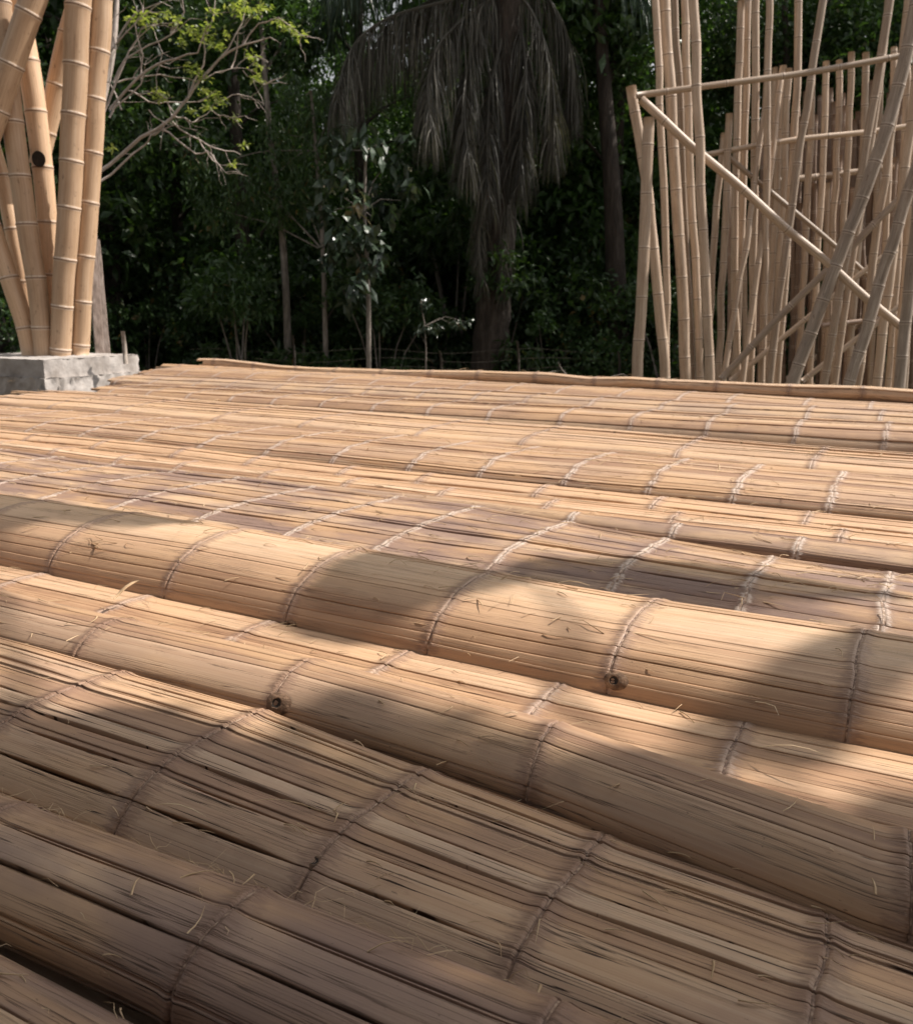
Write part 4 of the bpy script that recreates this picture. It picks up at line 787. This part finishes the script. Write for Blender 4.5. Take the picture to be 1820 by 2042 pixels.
# palm with dead hanging fronds
def palm():
    Y = 13.6; P = [at(x, y, Y) for x, y in ((975, 745), (985, 600), (1000, 420), (1010, 220), (1012, 0), (1010, -90))]; org = Vector((P[0].x, P[0].y, 0))
    root = empty('palm_tree', org); tag(root, 'tall palm with a brown skirt of dead fronds hanging down its trunk', 'palm tree'); mb = MB()
    rs = np.random.RandomState(5)
    Q = [Vector((0, 0, -.1))] + [p - org for p in P]; mb.tube(Q, [.30, .28, .25, .22, .2, .2, .16], 16, ds=.12)
    # old leaf bases
    V = mb.v[0]; V += (rs.rand(*V.shape) - .5) * .05
    mb.build('trunk', M_BARK, root)
    top = Q[-1]
    def frond(pts, Lf, wid, n, mat, hang=1.0, name='dead_frond'):
        P = np.array([list(p) for p in pts]); s = np.concatenate([[0], np.cumsum(np.linalg.norm(np.diff(P, axis=0), axis=1))]); m = MB()
        tt = np.linspace(0, s[-1], 24); C = np.stack([np.interp(tt, s, P[:, k]) for k in range(3)], -1)
        for _ in range(3): C[1:-1] = (C[:-2] + 2 * C[1:-1] + C[2:]) / 4
        m.tube([Vector(c) for c in C], list(np.linspace(.035, .008, 24)), 6)
        T = np.gradient(C, axis=0); T /= np.linalg.norm(T, axis=1)[:, None]; VV = []; FF = []; TT = []; k0 = 0
        n = int(n * 1.7)
        for i in range(n):
            f = rs.uniform(.05, 1.0); x = f * 23; j = min(22, int(x)); c = C[j] * (1 - (x - j)) + C[j + 1] * (x - j); tg = T[j]
            side = np.cross(tg, [0, 0, 1.0]); side /= np.linalg.norm(side) + 1e-6; side *= (1 if i % 2 else -1)
            L = Lf * rs.uniform(.6, 1.1) * (0.55 + .9 * math.sin(math.pi * min(f, .95)) ** .7) ; w = wid * rs.uniform(.6, 1.2)
            d = side * (1.0 - .6 * hang) + tg * rs.uniform(0, .5) + np.array([0, 0, -.3 * hang]) + rs.randn(3) * .22; pts_ = [c]; q = c.copy()
            ns = 6
            for a in range(ns):
                d = d + np.array([0, 0, -1.0]) * hang * .55 + rs.randn(3) * .05; d /= np.linalg.norm(d); q = q + d * L / ns; pts_.append(q.copy())
            ww = rs.randn(3); 
            for a, p_ in enumerate(pts_):
                wv = np.cross(d, ww); wv /= np.linalg.norm(wv) + 1e-6; wd_ = w * (1 - (a / ns) ** 2 * .9); VV.append(p_ + wv * wd_ / 2); VV.append(p_ - wv * wd_ / 2)
            for a in range(ns): FF.append([k0 + 2 * a, k0 + 2 * a + 1, k0 + 2 * a + 3, k0 + 2 * a + 2])
            k0 += 2 * ns + 2; TT += [rs.rand()] * (2 * ns + 2)
        m.add(np.array(VV), FF, tint=np.array(TT)); m.build(name, mat, root, False)
    def F(pxs, dy, **k):
        n = len(pxs); frond([at(x, y, Y + dy * (i / (n - 1))) - org for i, (x, y) in enumerate(pxs)], **k)
    F([(1010, -40), (900, 0), (780, 30), (710, 75), (680, 140), (672, 200)], -.9, Lf=.85, wid=.014, n=420, mat=M_FROND)
    F([(1010, -50), (880, -10), (790, 40), (730, 110), (712, 170)], .3, Lf=.9, wid=.014, n=300, mat=M_FROND)
    F([(1010, -20), (930, 30), (870, 90), (850, 170), (860, 260)], -.8, Lf=.8, wid=.014, n=380, mat=M_FROND)
    F([(1010, -10), (960, 50), (930, 130), (925, 230), (935, 330)], -.7, Lf=.75, wid=.013, n=380, mat=M_FROND)
    F([(1010, 0), (1000, 80), (975, 180), (970, 290), (975, 400)], -.6, Lf=.7, wid=.013, n=360, mat=M_FROND)
    F([(1010, 0), (1040, 60), (1050, 150), (1040, 260), (1035, 370)], -.5, Lf=.75, wid=.013, n=360, mat=M_FROND)
    F([(1010, -40), (1060, 20), (1095, 110), (1105, 210), (1100, 300)], -.3, Lf=.7, wid=.013, n=340, mat=M_FROND)
    F([(1010, -50), (1090, -10), (1130, 60), (1140, 150), (1135, 230)], .3, Lf=.7, wid=.013, n=300, mat=M_FROND)
    F([(1010, 40), (985, 200), (960, 360), (955, 480), (960, 560)], -.45, Lf=.5, wid=.013, n=300, mat=M_FROND)
    F([(1010, 40), (1020, 200), (1010, 380), (1000, 500), (1000, 590)], -.4, Lf=.45, wid=.013, n=260, mat=M_FROND)
    F([(1010, -80), (900, -130), (780, -100), (700, -30), (650, 60)], .9, Lf=.8, wid=.03, n=260, mat=M_FRONDG, hang=.5, name='green_frond')
    F([(1010, -80), (960, -150), (850, -170), (740, -120), (640, -30)], -.9, Lf=.8, wid=.03, n=260, mat=M_FRONDG, hang=.5, name='green_frond')
    F([(1010, -80), (1080, -150), (1180, -130), (1260, -60), (1300, 30)], .5, Lf=.8, wid=.03, n=240, mat=M_FRONDG, hang=.5, name='green_frond')
palm()

# sunlit bare branched tree at top left
def branchy():
    Y = 9.6; K = .3909
    def c(x, y, dy=0): return at(x * K, y * K, Y + dy)
    base = c(440, 1000); org = Vector((base.x, base.y, 0)); root = empty('bare_branched_tree', org); mb = MB(); rs = random.Random(3)
    tag(root, 'sunlit tree with crooked pale bare branches and sprigs of young yellow green leaves', 'tree')
    mb.tube([Vector((0, 0, -.1)), base - org, c(455, 860) - org, c(470, 640, .1) - org, c(560, 440, .2) - org, c(590, 200, .3) - org, c(600, -60, .4) - org], [.05, .045, .042, .04, .036, .03, .02], 9, ds=.15)
    B = [([(500, 880), (620, 790), (720, 700), (880, 600), (960, 500), (1020, 410), (1120, 300), (1240, 230), (1380, 190)], 11), ([(505, 930), (620, 840), (740, 740), (770, 690), (880, 640)], 7),
         ([(820, 655), (900, 710), (1000, 785), (1060, 770), (1100, 820), (1150, 880)], 6), ([(880, 620), (970, 690), (1060, 740), (1150, 770), (1230, 790)], 6), ([(1010, 700), (1060, 780), (1120, 840)], 5),
         ([(500, 640), (600, 400), (660, 260), (720, 150)], 8), ([(560, 560), (700, 400), (800, 330), (900, 300), (1010, 270), (1060, 130)], 8), ([(580, 420), (640, 300), (760, 230), (870, 180), (960, 100)], 6),
         ([(640, 460), (700, 480), (760, 520), (850, 520), (1000, 520), (1060, 500)], 5), ([(880, 585), (940, 600), (980, 625), (1020, 600), (1080, 560)], 5), ([(1080, 560), (1120, 590), (1180, 600), (1250, 590)], 4),
         ([(1100, 530), (1160, 500), (1220, 480), (1280, 495)], 4), ([(1020, 410), (1100, 370), (1180, 350), (1260, 350)], 4), ([(760, 560), (830, 620), (860, 640)], 4), ([(660, 260), (780, 130), (830, 270)], 4),
         ([(590, 250), (560, 120), (540, 0)], 6), ([(600, 200), (700, 60), (820, 10)], 6), ([(870, 180), (940, 60), (930, -60)], 5), ([(960, 500), (1040, 330), (1040, 200), (1090, 80), (1100, -40)], 6),
         ([(1120, 300), (1200, 180), (1250, 60), (1240, -40)], 5), ([(1180, 350), (1210, 250), (1220, 150)], 4), ([(720, 400), (730, 280), (690, 120), (730, 60)], 5), ([(560, 600), (620, 520), (720, 430), (740, 330)], 6),
         ([(1240, 230), (1320, 120), (1420, 90), (1540, 180)], 5), ([(600, 420), (680, 400), (820, 380), (960, 400), (1020, 410)], 5), ([(540, 300), (640, 170), (760, 60), (860, 0)], 5), ([(620, 560), (560, 420), (570, 300)], 5),
         ([(880, 600), (850, 500), (800, 470)], 4), ([(1240, 360), (1290, 400), (1340, 430)], 3), ([(1200, 350), (1250, 300), (1310, 290)], 3)]
    for (p, w) in list(B):
        for q in range(4):
            j = rs.randrange(1, len(p)); x, y = p[j]; tx, ty = x - p[j - 1][0], y - p[j - 1][1]; l_ = math.hypot(tx, ty) + 1; a_ = math.atan2(ty, tx) + rs.choice((-1, 1)) * rs.uniform(.4, 1.0); g_ = rs.uniform(50, 150)
            x2, y2 = x + math.cos(a_) * g_ * .5, y + math.sin(a_) * g_ * .5; a_ += rs.uniform(-.5, .5); B.append(([(x, y), (x2, y2), (x2 + math.cos(a_) * g_ * .5, y2 + math.sin(a_) * g_ * .5)], rs.uniform(1.6, 2.8)))
    for i, (p, w) in enumerate(B):
        dy0 = rs.uniform(-.3, .3) * (1 < i < 30); n = len(p)
        pts = []
        for j in range(n): 
            pts.append(c(p[j][0], p[j][1], dy0 * j / n + rs.uniform(-.03, .03)) - org)
            if j < n - 1: q = ((p[j][0] + p[j + 1][0]) / 2 + rs.uniform(-9, 9), (p[j][1] + p[j + 1][1]) / 2 + rs.uniform(-9, 9)); pts.append(c(q[0], q[1], dy0 * j / n) - org)
        r = w * K / FPX * Y * .85
        mb.tube(pts, [r, r * .85, r * .7, r * .35], 6)
    mb.build('branches', M_TWIG, root)
    S = [(725, 85, 40), (760, 95, 30), (690, 100, 25), (840, 75, 25), (890, 95, 28), (960, 150, 35), (1010, 175, 35), (1050, 150, 35), (1080, 220, 30), (1120, 240, 22), (1090, 60, 28), (1200, 45, 35), (1260, 60, 40), (1340, 40, 30), (1220, 10, 30),
         (1430, 110, 22), (1480, 140, 25), (1530, 175, 25), (975, 340, 25), (1005, 370, 25), (1040, 400, 20), (1280, 290, 30), (1310, 350, 28), (1330, 410, 20), (1300, 395, 18), (800, 470, 28), (830, 500, 25), (1040, 470, 25), (1090, 490, 32), (1120, 520, 28), (1060, 550, 25), (985, 570, 22), (1200, 600, 15), (1190, 840, 10), (1245, 740, 14), (930, 215, 25), (1160, 170, 20), (575, 760, 14)]
    rn = np.random.RandomState(8); C = []
    for (x, y, r) in S:
        for _ in range(int(r * 1.1)): C.append(list(c(x + rn.randn() * r * .7, y + rn.randn() * r * .45, rn.randn() * .08) - org))
    C = np.array(C); n = len(C); D = rnd_dir(rn, n, .1) * np.array([1, .6, .5]); V, F = leaf_mesh_arrays(C, D, rn.randn(n, 3) * .4 + np.array([0, 0, 1]), rn.uniform(.04, .075, n), rn.uniform(.022, .036, n))
    mesh('leaves', V, F, M_LEAFY, root, False, None, {'tint': np.repeat(rn.rand(n), 5)})
branchy()

# fence of thin posts and wires at the jungle edge
def fence():
    Y = 11.8; org = at(850, 740, Y); org.z = 0; root = empty('wire_fence', org); tag(root, 'low wire fence on thin pale stakes along the jungle edge', 'fence')
    w = MB()
    for (x, yt) in ((587, 668), (880, 700), (1034, 680), (1235, 700), (1500, 690)):
        m = MB(); a = at(x, 740, Y) - org; b = at(x - 3, yt, Y) - org; m.tube([(a.x, a.y, -.1), a.lerp(b, .5) + Vector((.01, 0, 0)), b], [.02, .018, .014], 6); m.build('stake', M_BARK, root)
    for dy in (700, 718, 736):
        w.tube([at(x, dy + 5 * math.sin(x * .02 + dy), Y) - org for x in range(380, 1600, 40)], [.0018] * 2, 3, caps=False)
    w.build('wires', M_BARK, root)
    def twig(px, r, label): 
        m = MB(); P = [at(x, y, 6.9) for x, y in px]; o_ = P[0]; m.tube([p - o_ for p in P], [r, r * .8, r * .3], 5); o = m.build('dry_twig', M_BARKP); o.location = o_; tag(o, label, 'twig')
    twig([(1133, 752), (1120, 738), (1112, 722)], .008, 'pale split twig sticking up at the far edge, left of the pole frame')
    twig([(1080, 748), (1100, 741), (1128, 738)], .004, 'thin arched dry twig beside the pale split one at the far edge')
    twig([(2050 * .614, 757), (2020 * .614 + 2, 746), (1218, 750)], .004, 'curled wisp on the far edge below the outermost left pole')
fence()

# unseen canopy and overhanging tree, both added to shade the jungle and the pile
def canopy():
    rs = np.random.RandomState(77); bl = []
    for i in range(165):
        x = rs.uniform(-18, 26); y = rs.uniform(12.8, 34)
        if math.hypot(x - 7.6, y - 19.6) < 2.6 or math.hypot(x - 3.2, y - 19) < 1.6 or math.hypot(x + .5, y - 16.5) < 1.1 or math.hypot(x - 9, y - 22) < 1.8 or math.hypot(x - 10.5, y - 17) < 2.2 : continue  # gaps placed to let sun down on chosen trees
        bl.append(((x, y, 10.8 + rs.uniform(-1.2, 2.2) + (y - 14) * .12), rs.uniform(1.2, 2.2)))
    o = crown(rs, bl, 32000, .36, .17, name='added_shade_canopy', matl=M_LEAFD); tag(o, 'unseen high leaf canopy added to shade the jungle, with gaps left for sun', 'canopy', kind='stuff')
    bl = []
    for i in range(130):
        x = rs.uniform(-34, 36); y = rs.uniform(30, 40); bl.append(((x, y, rs.uniform(1.5, 11.0) + (0 if x > -8 else -.5)), rs.uniform(1.3, 2.2)))
    o = crown(rs, bl, 30000, .5, .24, name='far_jungle', matl=M_LEAFD); tag(o, 'far dark wall of jungle foliage', 'jungle', kind='stuff')
canopy()
def inside(px, py, poly):
    c = False; j = len(poly) - 1
    for i in range(len(poly)):
        xi, yi = poly[i]; xj, yj = poly[j]
        if (yi > py) != (yj > py) and px < (xj - xi) * (py - yi) / (yj - yi + 1e-12) + xi: c = not c
        j = i
    return c
def shade_tree():  # unseen tree, its crown shaped to cast the traced shadow outlines
    Zt = 4.3
    def proj(x, y, z=.08):
        p = atz(x, y, ZP + z * HC); k_ = (Zt - p.z) / SV.z; return (p.x + SV.x * k_, p.y + SV.y * k_)
    main = [(-700, 1340), (-150, 1385), (0, 1430), (110, 1465), (230, 1430), (330, 1450), (450, 1475), (530, 1485), (600, 1425), (680, 1372), (800, 1384), (960, 1436), (1100, 1480), (1230, 1516), (1290, 1490), (1370, 1450), (1450, 1456),
            (1520, 1478), (1470, 1500), (1560, 1545), (1680, 1562), (1820, 1530), (2000, 1520), (2500, 1500)]
    P = [proj(x, y) for x, y in main]
    # close the outline over and behind the camera
    for wx, wy in ((2.6, -.4), (1.6, -3.0), (-2.4, -3.0), (-2.6, -.2)):
        k_ = (Zt - ZP) / SV.z; P.append((wx + SV.x * k_, wy + SV.y * k_))
    b1 = [proj(x, y, .12) for x, y in ((640, 1150), (725, 1122), (800, 1103), (911, 1116), (1000, 1096), (1086, 1082), (1221, 1079), (1420, 1087), (1560, 1106), (1720, 1128), (1840, 1150), (1640, 1146), (1500, 1140), (1400, 1158), (1300, 1150), (1200, 1165), (1053, 1166), (960, 1190), (850, 1205), (749, 1212), (660, 1200), (620, 1170))]
    b2 = [proj(x, y, .12) for x, y in ((1430, 1378), (1535, 1332), (1620, 1297), (1710, 1267), (1820, 1262), (1950, 1290), (1820, 1357), (1755, 1380), (1715, 1425), (1610, 1425), (1510, 1402))]
    b3 = [proj(x, y, .16) for x, y in ((-120, 990), (60, 990), (180, 1000), (300, 1022), (400, 1045), (260, 1054), (100, 1036), (-120, 1045))]
    rs = np.random.RandomState(21); C = []; S = []
    for poly, dens, sz, zt in ((P, 1100, .10, .4), (b1, 9000, .055, .08), (b2, 9000, .055, .08), (b3, 9000, .055, .08)):
        xs = [p[0] for p in poly]; ys = [p[1] for p in poly]; A = (max(xs) - min(xs)) * (max(ys) - min(ys))
        for _ in range(int(A * dens * 1.5)):
            x, y = rs.uniform(min(xs), max(xs)), rs.uniform(min(ys), max(ys))
            if inside(x, y, poly): h = rs.uniform(0, zt); C.append((x + SV.x * h / SV.z, y + SV.y * h / SV.z, Zt + h)); S.append(sz)
    C = np.array(C); S = np.array(S); n = len(C); D = rnd_dir(rs, n) * np.array([1, 1, .35])
    t0 = Vector((4.6, -1.6, 0)); root = empty('added_shade_tree', t0); tag(root, 'unseen tree added beside the camera, crown shaped to throw the soft shade on the near culms', 'tree')
    DD = D / np.linalg.norm(D, axis=1, keepdims=True)
    V, F = leaf_mesh_arrays(C - DD * S[:, None] * .5 - np.array(t0), D, rs.randn(n, 3) * .3 + np.array([0, 0, 1]), S * rs.uniform(.8, 1.2, n), S * .6, .05)
    mesh('crown', V, F, M_LEAFO, root, False, None, {'tint': np.repeat(rs.rand(n), 5)})
    mb = MB(); mb.tube([(0, 0, -.1), (.1, .1, 1.5), (-.1, .4, 3.2), (-.6, .9, 4.6)], [.2, .16, .13, .08], 12, ds=.2)
    for c in (b1, b2, b3, P[5:8], P[14:18], P[-3:-1], P[10:12]):
        q = Vector((sum(p[0] for p in c) / len(c), sum(p[1] for p in c) / len(c), Zt + .12)) - t0; st = Vector((-.4, .7, 4.1)); mb.tube([st, st.lerp(q, .5) + Vector((0, 0, .35)), q], [.045, .022, .006], 6, ds=.15)
    mb.build('trunk', M_BARKP, root)
shade_tree()

# unseen thatched shed, added behind the camera to darken the culms' near sides
def shed():
    org = Vector((0, -3.4, 0)); root = empty('added_shade_shed', org); tag(root, 'unseen thatched shed added behind the camera to darken the near sides of the culms', 'shed')
    rs = np.random.RandomState(31); mt = simple('dry_thatch', [(0.3, (0.08, 0.06, 0.04)), (0.7, (0.22, 0.17, 0.11))], 6, 0.95, 0.8, 0.03, 6, squash=(8, 1, 1))
    n, m = 60, 30; X, Y = np.meshgrid(np.linspace(-6.5, 5, n), np.linspace(-3.2, 2.2, m), indexing='ij'); Zr = 4.7 - np.abs(Y) * .42 + rs.rand(n, m) * .04
    top = np.stack([X, Y, Zr], -1).reshape(-1, 3); bot = top - [0, 0, .16]; F = grid_faces(n, m).tolist(); G = [[i + n * m for i in q[::-1]] for q in F]; E = []
    ed = [i * m for i in range(n)] + [(n - 1) * m + j for j in range(1, m)] + [i * m + m - 1 for i in range(n - 2, -1, -1)] + [j for j in range(m - 2, 0, -1)]
    for a_, b_ in zip(ed, ed[1:] + ed[:1]): E.append([a_, b_, b_ + n * m, a_ + n * m])
    mesh('roof', np.concatenate([top, bot]), F + G + E, mt, root)
    for x in (-6, 4.4):
        for y in (-2.9, 1.8):
            mb = MB(); mb.tube([(x, y, -.1), (x, y, 1.7), (x, y, 3.5)], [.08, .075, .07], 12, ds=.1, nodes=list(np.arange(.2, 3.5, .33)), bulge=.06); mb.build('post', M_POLE, root)
    bk = []
    for x in np.arange(-6, 4.6, .14):
        bk.append(x)
    mb = MB()
    for x in bk: mb.tube([(x, -2.95, 0), (x + rs.randn() * .01, -2.95, 3.2)], [.06, .055], 8)
    mb.build('back_wall', M_POLED, root)
shed()
# loose slivers and husks scattered over the pile
def litter():
    dg = bpy.context.evaluated_depsgraph_get(); rs = np.random.RandomState(55); mb = MB()
    for i in range(900):
        y = 775 + (rs.rand() ** 1.0) * 1250; x = rs.uniform(0, 1820)
        if y > 1300 and rs.rand() < .82: continue
        p = atz(x, y, ZP + .03)
        h = SC.ray_cast(dg, Vector((p.x, p.y, ZP + .4)), Vector((0, 0, -1)))
        if not h[0] or h[1].z < ZP - .02 or h[4].name.startswith('frayed'): continue
        dist = p.length; q = h[1] + Vector((0, 0, .0012)); sc_ = .55 + .28 * min(dist, 5)
        L = rs.uniform(.010, .040) * sc_; w = rs.uniform(.0006, .0017) * sc_; a = -math.pi / 2 + TH + rs.randn() * .8; d = Vector((math.cos(a), math.sin(a), 0)); sd_ = Vector((-d.y, d.x, 0)); k0 = rs.randn() * .35; up = abs(rs.randn()) * .12
        V = []
        for t_ in (0, .3, .6, 1):
            c = q + d * (L * (t_ - .5)) + sd_ * (L * k0 * t_ * t_) + Vector((0, 0, L * up * math.sin(3 * t_) + .0008)); ww = w * (1 - .7 * t_)
            V += [list(c + sd_ * ww), list(c + Vector((0, 0, ww * .8))), list(c - sd_ * ww)]
        mb.add(V, [[0, 1, 4, 3], [1, 2, 5, 4], [3, 4, 7, 6], [4, 5, 8, 7], [6, 7, 10, 9], [7, 8, 11, 10], [0, 3, 5, 2], [3, 6, 8, 5], [6, 9, 11, 8]])
    tag(mb.build('bamboo_litter', M_FIBRE), 'fine bamboo slivers and husk scraps scattered over the culms', 'litter', kind='stuff')
litter()
